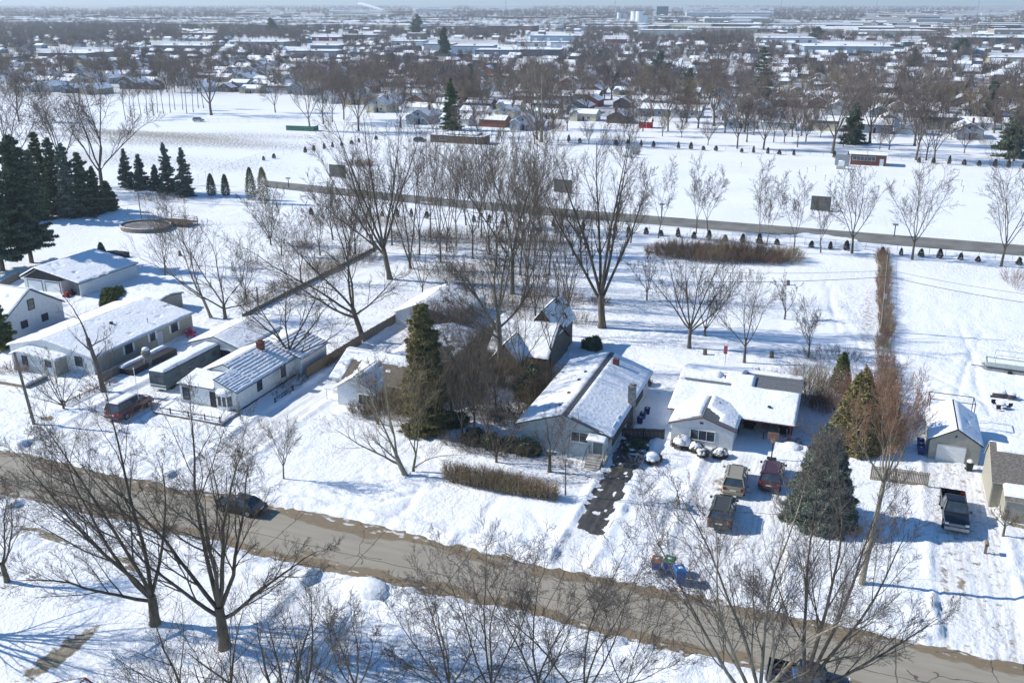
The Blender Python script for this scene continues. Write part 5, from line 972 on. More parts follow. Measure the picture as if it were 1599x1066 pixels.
for i in range(16):
    px=[655,672,688,712,738,752,775,790,812,835,858,875,612,573,555,825][i]; py=[400,372,410,385,405,372,415,365,430,400,430,380,385,372,398,465][i]
    BT(px,py,py-[150,140,175,150,165,140,180,130,190,160,110,120,120,110,90,170][i],1500+i,'crowded bare tree of the central grove, %s from the left'%['fourth','fifth','sixth','seventh','eighth','ninth','tenth','eleventh','twelfth','fourteenth','fifteenth','sixteenth','third','second','first','thirteenth'][i],[(-.35,.1,1,.7,.8),(-.08,0,1,.8,1),(.12,.1,1,.75,1),(.4,0,1,.65,.85)],.19,'crowded trees of the central grove',fork=.28,K=(9,7,4),lf=(.36,.5,.5),ang=(.45,.55,.6),curv=.07,bark=(M_bark,M_bark2)[i%2],twig=(M_twig,M_twig2,M_twigp)[i%3])
BT(783,600,330,70,'massive ivy-clad bare tree with a torn limb between the conifer and the weathered house',[(-.9,0,1,.5,.8),(-.6,.1,.9,.5,.7),(-.25,.1,1,.5,1),(.05,0,1,.55,1),(.3,.1,1,.5,1),(.6,0,.8,.42,.8),(-1,-.1,.6,.4,.65)],.45,fork=.42,lean=(-.03,0),K=(10,8,6,4),lf=(.42,.5,.5,.5),curv=.1,bark=M_bark2)
BT(800,460,215,71,'tall bare tree directly behind the massive ivy-clad one',[(-.5,.1,1,.75,.8),(-.15,0,1,.8,1),(.1,.1,1,.8,1),(.4,0,1,.7,.9)],.4,fork=.25,K=(9,7,5),curv=.08)
BT(940,513,240,72,'big maple-shaped bare tree standing alone at centre right of the back lots',[(-.5,.1,1,.75,.75),(-.28,0,1,.85,.9),(-.1,.2,1,.85,1),(.06,-.1,1,.88,1),(.22,.1,1,.85,1),(.42,0,1,.72,.8)],.6,fork=.2,K=(11,8,5,3),lf=(.3,.5,.5,.5),ang=(.45,.55,.6,.6),curv=.045)
BT(1076,546,388,73,'round-crowned bare tree on the back lot behind the carport house',[(-.9,.1,1,.75,.9),(-.5,0,1,.8,1),(-.2,.2,1,.8,1),(.1,-.1,1,.8,1),(.35,.1,1,.8,1),(.7,0,1,.75,.9),(1,.1,.8,.7,.8)],.3,fork=.2,K=(9,7,5,3),lf=(.34,.5,.5,.5),curv=.06)
BT(1100,527,400,74,'second stem cluster just behind the round-crowned bare tree',[(-.3,.1,1,.8,1),(.1,0,1,.85,1),(.45,.1,1,.8,1),(.8,0,1,.7,.9)],.2,fork=.08,K=(9,6,4),lf=(.34,.5,.5),curv=.06)
BT(1162,568,445,75,'smaller bare tree right of the round-crowned one',[(-.6,0,1,.7,.8),(-.2,.1,1,.75,1),(.2,0,1,.75,1),(.65,.1,1,.65,.85)],.2,fork=.25,K=(9,7,5),curv=.09)
BT(1262,560,480,76,'small fuzzy bare tree behind the brown thicket at the yard corner',5,.14,fork=.25,K=(8,6,5),twig=mat('twig_grey',(.15,.125,.11)))
for i,(px,py,tp,la) in enumerate([(1028,372,268,'slim bare tree by the lane, leftmost of the fence-side row'),(1087,366,268,'slim bare tree at the left of the brush thicket'),(1105,362,280,'slim bare tree in the middle of the brush thicket'),(1183,378,268,'bent bare tree at the right of the brush thicket'),(1197,385,300,'thin bare tree beside the bent one'),(1239,396,290,'thin bare tree left of the grey board screen'),
        (1281,396,315,'twiggy bare tree right under the grey board screen'),(1330,397,275,'two-trunked bare tree on the near fence line'),(1424,407,272,'slim oval bare tree on the near fence line'),(1563,417,268,'broad bare tree at the right end of the near fence line')]):
    big=i in(7,8,9); BT(px,py,tp,90+i,la,[(-.6,.1,1,.7,.8),(-.25,0,1,.8,1),(.05,.1,1,.85,1),(.3,0,1,.8,1),(.65,.1,1,.7,.85)] if big else [(-.3,.1,1,.75,.9),(.05,0,1,.85,1),(.35,.1,1,.7,.9)],.24 if big else .14,fork=.24,K=(9,7,5),lf=(.38,.5,.5),curv=.08,bark=M_bark2 if i in(3,4) else M_bark)
# --- middle distance
for i,(px,py,tp,la,tr) in enumerate([(160,300,128,'huge pale-limbed bare tree above the dark spruces',.55),(100,290,130,'tall pale bare tree left of the huge pale-limbed one',.4),(28,300,120,'tall bare tree at the left edge behind the dark spruces',.4),(330,180,80,'large dark bare tree at the top corner of the weedy field',.6),(30,190,110,'bare tree at the far left of the field',.4),
        (484,205,95,'greenish bare tree beside the green fence',.4),(505,194,100,'bare tree just right of the green fence',.3),(519,191,110,'slim bare tree by the corner lot',.25),(537,187,100,'bare tree behind the corner lot',.3),(560,205,105,'tall bare tree in front of the yellow garage',.4),(626,200,130,'bare tree left of the big green spruce',.3),(430,176,115,'low spreading bare tree beyond the field fence',.3),
        (845,222,85,'largest bare tree along the far fence',.7),(838,218,95,'bare trunk close beside the largest far-fence tree',.4),(955,155,90,'dark round bare tree among the houses at the centre',.5),(983,223,160,'small leaning bare tree by the far fence',.2),(1015,190,110,'bare tree beside the red shed',.3),(1043,205,125,'bare tree right of the red shed',.3),
        (1115,197,75,'broad bare tree behind the brick garage',.5),(1151,232,140,'bare tree on the far fence line at centre right',.3),(1166,222,95,'tall slim bare tree behind the far fence',.25),(1192,234,150,'bare tree right of centre on the far fence line',.35),(1208,222,160,'slim bare tree by the tan shed',.2),(1245,230,150,'thin bare tree beyond the far fence',.2),(1300,240,105,'wide bare tree left of the brick booth',.5),(1358,224,95,'large dark bare tree behind the brick booth',.5),
        (1428,228,90,'tall bare tree right of the brick booth',.4),(1446,250,150,'bare tree close to the far fence at the right',.25),(1458,254,160,'leaning bare tree against the far fence at the right',.3),(1430,250,120,'vine-wrapped bare trunk at the far fence',.35),(1583,252,150,'bare tree beside the right-hand pine',.3),(740,192,110,'brown bare tree right of the big green spruce',.3)]):
    rr_=random.Random(500+i); BT(px,py,tp,500+i,la,[(rr_.uniform(-.8,-.4),.1,1,.72,.8),(-.25,0,1,.8,1),(.05,.1,1,.82,1),(.25,-.2,1,.78,1),(rr_.uniform(.4,.8),.1,1,.7,.85)],tr,fork=.22,K=(9,8,6),lf=(.42,.52,.55),curv=.09,bark=M_bark2 if i in(5,12) else M_bark,twig=M_twigp,rmin=.034)
WG='slim trees in the strip beside the weedy field'
for i in range(15):
    px=195+i*9+rr.uniform(-3,3); py=184-i*.9+rr.uniform(-4,4)
    BT(px,py,py-60+rr.uniform(-10,10),600+i,'slim straight bare tree in the strip along the far edge of the weedy field',[(-.15,0,1,.5,.9),(.1,.1,1,.5,1),(.2,0,1,.45,1)],.16,WG,fork=.45,K=(9,7),lf=(.4,.55),curv=.06,rmin=.045,twig=M_twigp)
# --- evergreens
def SP(px,py,tp,R_,seed,label,m=M_leafd,**k):
    H=hfrom(px,py,tp); x,y,_=G(px,py); return spruce('spruce_tree',seed,H,R_,m,label,(x,y,gz(x,y)),**k)
SP(50,412,212,6.2,700,'giant dark spruce with a visible trunk at the left edge',n_wh=40,fl=800,skirt=.14,leaf=.26,pw=.6)
SP(5,425,200,6.,701,'giant dark spruce cut by the left edge of the picture',n_wh=38,fl=800,skirt=.1,leaf=.26,pw=.6)
for i,(px,py,tp,R_,la,m_) in enumerate([(72,330,205,4,'yellow-green tipped spruce in the dark row',M_leafg),(92,335,215,3.6,'dark spruce right of the yellow-green tipped one',M_leafd),(112,340,225,4,'bluish spruce in the middle of the dark row',M_leafb),(135,338,240,4,'broad dark spruce at the right of the dark row',M_leafd),(152,335,262,3,'short dark spruce under the huge pale-limbed tree',M_leafd),(60,345,235,4,'dark spruce at the back of the left cluster',M_leafd),(30,345,215,4.5,'tall dark spruce behind the two giants',M_leafd),(170,330,285,2.6,'low dark evergreen at the end of the row',M_leafd)]):
    SP(px,py,tp,R_,710+i,la,m_,n_wh=26,fl=520,leaf=.24,skirt=.04,pw=.6)
for i,(px,py,tp,la) in enumerate([(200,294,232,'blue-green spruce, first from the left of the five behind the pool'),(222,296,240,'blue-green spruce, second of the five behind the pool'),(245,297,258,'short blue-green spruce, third of the five behind the pool'),(264,302,222,'tallest blue-green spruce of the five behind the pool'),(290,306,229,'rightmost blue-green spruce of the five behind the pool')]):
    SP(px,py,tp,[2.9,2.9,2.2,3.5,3.3][i],730+i,la,M_leafb,n_wh=24,fl=420,leaf=.2,skirt=.05)
SP(705,203,122,5.6,740,'big bright green spruce standing beyond the far fence',mat('needles_bright',(.07,.14,.03),.85,.35,.5,col2=(.03,.06,.02)),n_wh=26,fl=620,leaf=.3,skirt=.05,pw=.75,gaps=.5)
SP(1278,812,668,3.3,741,'dense dark green spruce beside the red SUV',mat('needles_grey',(.22,.25,.2),.85,.3,2.,col2=(.08,.11,.085)),n_wh=60,fl=2600,leaf=.13,skirt=.03,pw=.62,gaps=.05,lo=.75,fan=.34)
SP(8,545,470,2.6,742,'small frosted conifer against the tall white house',M_leafg,n_wh=22,fl=420,leaf=.13,skirt=.05)
SP(665,672,478,3.0,743,'tall shaggy olive conifer overgrown with vines in front of the small white house',M_leafy,n_wh=60,fl=1500,leaf=.15,skirt=.02,pw=.45,gaps=.3,lo=.4,fan=.4)
o,_=stems('vine',7431,60,2.,11,.2,None,M_twig2,.02,(7,4),curv=.12); o.parent=[x for x in scn.objects if x.get('label','').startswith('tall shaggy olive')][0]
for i,(px,py,tp,R_,la) in enumerate([(693,90,42,8,'dark far spruce near the industrial buildings'),(735,165,98,6,'dark brown pine behind the big green spruce'),(1073,170,105,6,'dark green pine beside the brick garage'),(1030,118,78,9,'dark spruce rising among far houses at the centre'),(1187,165,70,8,'tall dark pine at centre right'),(1425,110,72,7,'dark spruce in the far houses at the right'),(1330,225,160,5,'dark spruce between bare trees left of the booth'),(1543,190,125,5,'green spruce beside the pale far houses'),(1580,245,170,7,'large pine at the right edge beyond the far fence'),(613,110,82,5,'small dark spruce by the blue-roofed houses'),(638,108,88,4,'dark spruce right of the blue-roofed houses'),(652,60,22,16,'far dark evergreen near the horizon at the centre left'),(1275,62,42,14,'far dark evergreen left of the long white-roofed sheds'),(1500,85,60,14,'big dark pine by the slate shed at the right'),(197,112,88,5,'dark spruce among the left houses'),(424,55,28,14,'far dark evergreen at the upper left')]):
    SP(px,py,tp,R_,750+i,la,M_leafd,n_wh=16,fl=240,leaf=.5 if py>100 else 1.0,skirt=.05,pw=.6)
for i,(px,py,tp,r_,la,m_) in enumerate([(331,306,272,1.3,'tall narrow dark arborvitae, left one of the pair by the fence corner',M_leafd),(353,306,273,1.2,'tall narrow dark arborvitae, right one of the pair by the fence corner',M_leafd),(393,312,262,1.5,'tall narrow arborvitae left of the brownish one',M_leafg),(413,318,262,1.7,'tall brownish arborvitae at the lane corner',M_leafy),(160,403,380,.9,'little pointed arborvitae behind the lopsided garage',M_leafd),(1311,612,552,1.3,'twin-topped golden green arborvitae behind the tan bare tree',M_leafg)]):
    H=hfrom(px,py,tp); x,y,_=G(px,py); o=arbor(780+i,H,r_,m_,2600,.14,la,'evergreen tree',(x,y,0),name='arborvitae')
def EB(px,py,rx,ry,h,seed,label,m,**k): x,y,_=G(px,py); return evergreen_bush(k.pop('name','evergreen_shrub'),seed,rx,ry,h,m,label,(x,y,gz(x,y)),**k)
EB(183,485,2.9,2.6,3.9,800,'large round green shrub dusted with snow beside the ranch house',M_leafg,n=5200,leaf=.15,cap=.0)
EB(1335,700,3.3,3.0,10.,801,'tall olive-brown evergreen mass behind the tan bare tree',M_leafy,n=9500,leaf=.17,pointy=True)
EB(1372,695,2.4,2.2,7.5,802,'reddish brown thicket shrub leaning on the tall olive mass',M_rust,n=1800,leaf=.12)
EB(925,545,1.6,1.2,1.9,803,'dark broadleaf evergreen shrub behind the brick chimney',M_leafd,n=1300,leaf=.16)
EB(830,618,3.0,2.2,3.6,804,'dark tangled evergreen against the front of the weathered house',M_leafd,n=3600,leaf=.17)
EB(855,690,1.9,1.6,4.0,805,'brown ivy-covered shrub in front of the blue-grey house window',M_leafy,n=2600,leaf=.14)
EB(1005,603,.9,.9,1.5,806,'small brown shrub by the back left corner of the carport house',M_twig2,n=600,leaf=.12)
for i,(px,py,rx,h,la) in enumerate([(1085,705,1.0,.9,'snow-capped shrub under the left end of the picture window'),(1097,716,.85,.9,'snow-capped shrub in the middle under the picture window'),(1124,714,.95,1.1,'snow-capped shrub at the right under the picture window'),(1018,722,1.2,.9,'snow-capped round shrub beside the dark driveway'),(1065,700,1.3,1.3,'deep snow-covered shrub at the corner of the carport house')]):
    EB(px,py,rx,rx*.85,h,810+i,la,M_twig,n=700,leaf=.1,cap=.8,name='snowy_shrub',cat='shrub')
EB(995,700,1.6,1.4,.9,816,'dark spreading shrub under patches of snow at the driveway edge',M_leafd,n=1500,leaf=.1,cap=.25,name='snowy_shrub')
# dark hedge behind the olive conifer
for i,(px,py,rx) in enumerate([(740,690,1.8),(765,697,1.6),(795,702,1.9),(825,708,1.7),(715,665,1.5)]):
    EB(px,py,rx,1.2,1.5,820+i,'dark low evergreen shrub, number from the left in the hedge behind the twisted tree'.replace(', number from the left',', '+['second','third','fourth','fifth','first'][i]+' from the left,'),M_leafd,n=1300,leaf=.13,group=None,name='hedge_shrub')
def brush(px,py,n,r,h,seed,label,m=M_twig,ry=None,sp=.8,K=(5,4),rad=.018,**k):
    x,y,_=G(px,py); t=thing('thicket',label,'thicket',(x,y,0)); o,_=stems('branch',seed,n,r,h,sp,t,m,rad,K,ry=ry,**k); return t
# the long rusty hedge
hx0,hx1=G(685,752)[0],G(868,790)[0]; t=thing('hedge','long bare hedge with rusty leaves between the lawn and the street','hedge',((hx0+hx1)/2,80.2,0),-.02)
o,_=stems('stem',830,800,(hx1-hx0)/2,2.3,.05,t,M_twig2,.02,(5,3),ry=1.0)
rng=np.random.default_rng(4); n=9000; P=np.stack([rng.uniform(-(hx1-hx0)/2,(hx1-hx0)/2,n),rng.normal(0,.45,n),rng.uniform(.1,2.2,n)],-1); P=P[rng.uniform(0,1,n)<(.25+.75*vn(P[:,0],P[:,1]*0,.6,4))]
v,f=leaves(rng,P,.05,1.3); mk('foliage',v,f,M_rust,t)
brush(1262,625,190,2.4,5.,840,'brown fuzzy thicket at the right end of the carport house',M_twig2,K=(6,4),sp=.45)

for i,(px,py,n,r,h_) in enumerate([(1035,398,150,3,2.6),(1060,400,190,3.4,3.6),(1088,403,210,3.6,3.2),(1115,404,210,3.4,4.2),(1145,405,200,3.4,3.4),(1172,407,220,3.4,4.4),(1200,408,180,3.,3.0),(1225,409,140,2.6,3.4)]):
    brush(px,py,n,r,h_,841+i*37,'reddish brown brush clump of the fence-line thicket, %s from the left'%['first','second','third','fourth','fifth','sixth','seventh','eighth'][i],(M_twigr,M_twig,M_twigr,M_twig2)[i%4],ry=2.8,K=(7,5),rad=.026,sp=.9)

brush(400,472,150,3.,1.6,844,'low brown brush on the old boundary between the left back yards',M_twig2,ry=3); brush(450,455,150,3,2.,845,'brown brush on the boundary behind the nest tree',M_twig,ry=3); brush(500,425,200,3.5,2.4,846,'brown brush where the boundary meets the wood',M_twig2,ry=4); brush(560,408,200,4,3,847,'dense brown brush left of the tallest spreading tree',M_twig,ry=4)
brush(470,384,120,4,1.2,848,'low reddish brush in the open back yard',M_twigr,ry=1.5); brush(250,312,160,7,2.,849,'grey brush behind the swimming pool',M_twig2,ry=3); brush(512,570,90,1.8,1.5,850,'tan bushy growth against the brown board fence',mat('twig_orange',(.3,.17,.11)),ry=1.2)
brush(455,600,80,1.6,1.8,851,'dark brush by the back corner of the bay-window house',M_twig,ry=2); brush(720,640,160,2.6,4.2,852,'grey bare shrubs filling the gap right of the olive conifer',M_twig,ry=2,K=(6,4)); brush(760,560,220,3,4.5,853,'fuzzy grey shrub mass before the massive ivy-clad tree',mat('twig_grey',(.15,.125,.11)),ry=3,K=(6,5),rad=.015); brush(700,520,160,3.2,5,854,'pinkish grey twig mass over the shadowed roof',mat('twig_pink',(.2,.15,.14),.9,.3,.8),ry=3,K=(6,5),rad=.015)
brush(885,665,140,1.8,3.6,855,'grey weeping shrub against the blue-grey house wall',mat('twig_grey',(.15,.125,.11)),ry=1.2,K=(6,5),rad=.012); brush(835,640,60,2.,3.,856,'pale bare shrub left of the blue-grey house',M_twig2,ry=1.5,K=(5,4)); brush(280,620,0+70,1.2,.9,857,'red-twigged shrub beside the maroon van',M_twigr,ry=1) if False else None
brush(145,610,80,1.6,.9,858,'brown shrub at the front corner of the ranch house',M_twigr,ry=1.2); brush(22,585,90,1.8,2.2,859,'reddish brown shrub at the left end of the ranch porch',M_twigr,ry=1.5); brush(575,645,80,2.2,.7,860,'low dark shrubs under the window of the small white house',M_twig,ry=.8)
brush(440,620,24,.8,1.3,861,'small bare shrub beside the long drive',M_twig,ry=.8); brush(1585,445,60,1.5,3.2,862,'reddish brush cut by the right edge',M_twigr,ry=6); brush(1300,560,120,4,1.8,863,'dead weedy brush in the yard right of the thicket',M_twig,ry=2.5); brush(735,375,380,10,2.8,864,'undergrowth of the central grove, left half',M_twig,ry=4); brush(835,385,300,8,2.8,865,'undergrowth of the central grove, right half',M_twig,ry=4)
brush(935,475,90,1.6,1.6,866,'scrub at the foot of the big maple-shaped tree',M_twig,ry=1); brush(1200,590,80,3.5,1.2,867,'dead stalks behind the carport house',M_twig,ry=1.5); brush(1540,225,130,2,3,868,'tan hedge line running back from the far fence at the right',M_twig2,ry=14,K=(4,)); brush(960,222,120,6,3,869,'leaning brush by the far fence at the centre',M_twig,ry=3,K=(5,4)); brush(870,205,80,3,3.5,870,'scrub at the base of the largest far-fence tree',M_twigr,ry=2,K=(5,4))
brush(1345,655,230,2.6,6,871,'reddish brown twiggy mass between the arborvitae and the stockade fence',M_twigr,ry=2.2,K=(6,5),sp=.5)

for i,(px,py,tp,la) in enumerate([(722,690,555,'slender dark trunk in the gap right of the olive conifer, leftmost'),(742,688,520,'slender dark trunk in the gap right of the olive conifer, second from the left'),(762,700,575,'slender dark trunk in the gap right of the olive conifer, middle'),(705,660,540,'slim tree half hidden by the olive conifer'),(775,650,520,'slim tree in front of the massive ivy-clad one')]):
    BT(px,py,tp,2500+i,la,[(-.35,.1,1,.75,.8),(-.1,0,1,.85,1),(.15,.1,1,.8,1),(.4,0,1,.7,.85)],.15,fork=.25,K=(8,7,5),lf=(.36,.5,.5),curv=.07)
brush(805,660,200,3.2,3.,2601,'tangled brown brush between the twisted tree and the weathered house',M_twig,ry=2.,K=(6,5)); brush(790,600,200,2.6,4.5,2602,'pale brush at the foot of the massive ivy-clad tree',M_twig2,ry=2.,K=(6,5),rad=.015); brush(850,600,180,3.,3.2,2603,'dark bramble against the wall of the weathered house',M_twig,ry=1.6,K=(6,5))
brush(760,705,220,5.5,2.2,2604,'dark tangled hedge line left of the blue-grey house',M_twig,ry=1.2,K=(6,5)); brush(905,505,80,2.4,2.,2605,'brown scrub behind the steep gable',M_twig2,ry=2); brush(690,560,200,3.,5.5,2606,'grey twigs over the brown roof behind the olive conifer',mat('twig_grey',(.15,.125,.11)),ry=2.5,K=(7,5),rad=.013)
brush(600,655,120,2.6,1.8,2607,'bare shrubs by the right corner of the small white house',M_twig2,ry=1.2); brush(1290,640,130,1.8,2.2,2608,'brown scrub between the thicket and the arborvitae',M_twigr,ry=1.5)
for i,(px,py,h_) in enumerate([(-110,985,15),(-60,1120,14),(330,1230,13),(470,1190,12)]):
    x,y,_=G(px,py); bare_tree('bare_tree',2700+i,h_,.35,6,fork=.2,K=(9,7,5),label=['bare tree beyond the left edge whose shadow crosses the near lawn','bare tree below the left corner whose shadow falls on the near lawn','bare tree below the picture, left of centre','bare tree below the picture beside the snow ridge'][i],loc=(x,y,0))

for i,(px,py,n,r,h_,la) in enumerate([(700,430,160,5,2.4,'brush in the left half of the grove, nearer the houses'),(780,480,200,5,2.6,'brush under the tall bare tree behind the ivy-clad one'),(865,470,160,5,2.2,'scrub left of the big maple-shaped tree'),(650,375,240,7,2.6,'brush behind the three-stemmed tree'),(600,350,200,7,2.4,'brush by the near fence left of the grove'),(520,350,160,6,2,'brush by the near fence beyond the open left yard'),(910,345,160,6,2,'low brush by the near fence beyond the big maple-shaped tree')]):
    brush(px,py,n,r,h_,2800+i,la,(M_twig,M_twig2,M_twigr)[i%3],ry=3,K=(6,4),rad=.022)

for i,(px,py,tp,la) in enumerate([(258,430,330,'slim bare tree between the pool and the leaning tree'),(300,415,325,'small bare tree in the middle of the left back yards'),(385,470,380,'bare sapling by the short wooden post'),(470,440,330,'bare tree in the brush of the old boundary'),(500,400,300,'thin bare tree rising from the boundary brush'),(440,400,330,'thin bare tree beside the fan-shaped one'),(660,470,350,'small bare tree in front of the three-stemmed one'),(985,380,300,'half-fallen bare tree near the lane'),(1010,470,400,'thin sapling left of the round-crowned tree'),(1225,500,440,'small bare sapling in the back lot left of the pole')]):
    BT(px,py,tp,2900+i,la,[(-.5,.1,1,.7,.8),(-.15,0,1,.8,1),(.15,.1,1,.8,1),(.5,0,1,.7,.85)],.15,fork=.2,K=(8,6,4),lf=(.4,.5,.5),curv=.1)

for i,(px,py,n,r,h_,la,m_) in enumerate([(735,610,260,3.2,6.,'tall grey twig mass between the olive conifer and the ivy-clad tree',1),(690,520,220,3,5.5,'grey twig mass over the low brown roof',1),(780,560,220,2.6,5.5,'tall brown twigs in front of the white sloping roof',0),(845,625,240,2.8,4.2,'brown twigs along the front wall of the weathered house',0),(565,650,90,1.6,2.2,'bare shrubs before the window of the small white house',0),(615,640,160,2.2,3.4,'bare shrubs left of the olive conifer',2),(810,545,200,2.4,5.,'pale twigs hanging over the weathered house roof',2)]):
    brush(px,py,n,r,h_,3100+i,la,(M_twig,mat('twig_grey',(.15,.125,.11)),M_twig2)[m_],ry=r*.7,K=(7,5),rad=.015,sp=.5)
for i,(px,py,tp,la) in enumerate([(738,640,470,'slender tree in front of the smooth snowy yard behind the olive conifer'),(815,610,440,'crooked bare tree at the left corner of the weathered house'),(860,580,430,'thin bare tree before the weathered house wall'),(590,665,560,'thin bare tree before the small white house')]):
    BT(px,py,tp,3200+i,la,[(-.4,.1,1,.7,.8),(-.1,0,1,.8,1),(.15,.1,1,.8,1),(.45,0,1,.7,.85)],.15,fork=.25,K=(9,7,5),lf=(.4,.5,.5),curv=.11)

# ------------------------------------------------------------------ the town beyond the lots
R1=random.Random(11)
def invis(px,py):           # keep the snowy lot and the field free
    if px<-60 or px>1660: return False
    lim=146 if px<430 else (146+(px-430)*.2 if px<640 else (203 if px<1100 else 214)); return py<lim
COLS=[('white',(.72,.73,.73)),('pale grey',(.42,.44,.46)),('brick red',(.22,.09,.065)),('tan',(.45,.38,.28)),('blue-grey',(.25,.31,.37)),('cream',(.6,.55,.42)),('dark brown',(.13,.1,.085)),('slate',(.13,.15,.17))]
protos=[]
for i,(cn,c) in enumerate(COLS):
    for j in range(2):
        w_,d_=(9.5,12.5) if j==0 else (13,8.5); ze=2.8+.3*(i%3); zr=ze+(2.4,1.7)[j]
        wg=[dict(x0=-w_/2,x1=w_/2,y0=-d_/2,y1=d_/2,ze=ze,zr=zr,ax='y' if j==0 else 'x')]
        if i%2: wg.append(dict(x0=-w_/2+.6,x1=-w_/2+4.5,y0=-d_/2-2.5,y1=0,ze=ze-.3,zr=ze+1,ax='y'))
        h=thing('far_house',None,None); wl=MB(); pl=[]
        for g in wg: gable(wl,g['x0'],g['x1'],g['y0'],g['y1'],-.3,g['ze'],g['zr'],g['ax']); pl+=roofplanes(g['x0'],g['x1'],g['y0'],g['y1'],g['ze'],g['zr'],g['ax'])
        wl.obj('wall',mat('far_wall_'+cn.replace(' ','_'),c,.8,.08,.5),h); r=MB()
        for k,q in enumerate(pl): r.slab(q,.12+.006*k)
        ro=r.obj('roof',M_shd if i%3 else M_shb,h)
        sn=MB()
        for k,q in enumerate(pl):
            q=[Vector(p) for p in q]; n=(q[1]-q[0]).cross(q[3]-q[0]).normalized()
            if (i+j+k)%4==3: 
                qq=[q[0]+(q[3]-q[0])*.05,q[1]+(q[2]-q[1])*.05,q[1]+(q[2]-q[1])*.6,q[0]+(q[3]-q[0])*.6]
            else: qq=q
            sn.slab([tuple(p+n*(.13+.006*k)) for p in qq],.16)
        sn.obj('snow_cover',M_snow,ro)
        fy=-d_/2 if not i%2 else -d_/2
        for a in(-w_*.28,w_*.22): 
            if i%2 and a<0: continue
            opening(h,'window','-y',fy,a,1.0,1.3,1.2,bars=(2,1))
        opening(h,'door','-y',fy,w_*.0+.3,0,1,2.1,pane=M_dark)
        for a in(-2.5,2): opening(h,'window','+x',w_/2,a,1.,1.2,1.1,bars=(2,1))
        if j==0: opening(h,'window','-y',fy if not i%2 else fy,0,ze+.4,1.,1.,bars=(1,1))
        chimney(h,w_*.2,1,zr-1,zr+1.1,.7,.7,M_brick,ro)
        protos.append((h,cn,j))
cands=[]
yy=335.
while yy<2300:
    step=16.5+ (yy>600)*4+(yy>1100)*8; x=-yy*1.6-60
    while x<yy*.35+80:
        px,py,_=Pj(x,yy)
        if invis(px,py) and R1.random()<.86: cands.append((x+R1.uniform(-2,2),yy+R1.uniform(-2.5,2.5),px,py))
        x+=step
    yy+= (26 if int((yy-335)/26)%2==0 else 34) if yy<700 else 45 if yy<1200 else 75
IND=[(447,528,74,89,'low grey-blue warehouse',(.25,.28,.3)),(485,530,66,80,'long blue-grey warehouse',(.14,.2,.28)),(487,530,56,64,'dark red store building',(.25,.05,.06)),(534,588,50,62,'grey flat-roofed works',(.25,.27,.28)),(635,662,46,62,'brown brick works block',(.28,.2,.15)),(612,662,60,72,'white loading hall',(.55,.55,.52)),(662,708,60,82,'long pale warehouse',(.5,.5,.5)),(706,770,64,84,'pale blue warehouse',(.4,.48,.55)),(742,812,72,88,'slate blue warehouse',(.15,.2,.25)),
 (800,876,71,88,'dark slate warehouse with a white roof',(.09,.14,.18)),(828,908,51,64,'light blue steel warehouse',(.35,.45,.52)),(807,850,62,73,'white industrial block',(.6,.6,.58)),(860,886,61,75,'white and blue office block',(.6,.65,.68)),(945,978,58,68,'red-fronted workshop',(.35,.04,.05)),(1025,1043,9,25,'tall dark teal office block',(.03,.09,.11)),(1072,1202,13,27,'huge pale warehouse near the horizon',(.5,.52,.54)),(1050,1082,36,50,'yellow-tan plant building',(.45,.36,.16)),(1075,1180,38,52,'long cream factory',(.5,.46,.34)),(1000,1080,40,58,'pale factory block',(.48,.46,.42)),
 (1180,1272,55,67,'long white container-like hall',(.55,.57,.6)),(1255,1390,65,84,'broad steel shed with blue walls',(.28,.36,.42)),(1330,1456,43,56,'long tan warehouse',(.42,.38,.3)),(1430,1484,25,38,'white cement works block',(.6,.6,.6)),(1488,1605,52,69,'long dark slate store at the right edge',(.05,.08,.1)),(1552,1605,42,54,'tan office building at the right edge',(.4,.34,.26)),(1410,1434,62,73,'small green-fronted shed',(.1,.22,.17)),(1545,1605,85,99,'cream low building at the right edge',(.5,.43,.25)),(60,140,78,92,'low brown building at the upper left',(.25,.18,.13)),
 (85,175,76,90,'long tan building behind the left houses',(.4,.33,.24)),(240,330,66,80,'low slate building at the upper left',(.16,.18,.2)),(290,335,48,58,'brown works building at the upper left',(.22,.16,.13)),(0,24,84,98,'blue-grey shed at the left edge',(.2,.27,.35)),(1100,1200,24,36,'beige factory wing before the huge warehouse',(.42,.4,.34)),(520,600,16,25,'white-roofed hall near the horizon',(.5,.52,.55)),(650,700,9,20,'pale blue block near the horizon',(.4,.48,.52)),(1210,1240,36,46,'small pale depot',(.5,.5,.48)),(360,447,62,72,'low grey warehouse in the trees',(.3,.3,.3))]
ibox=[]
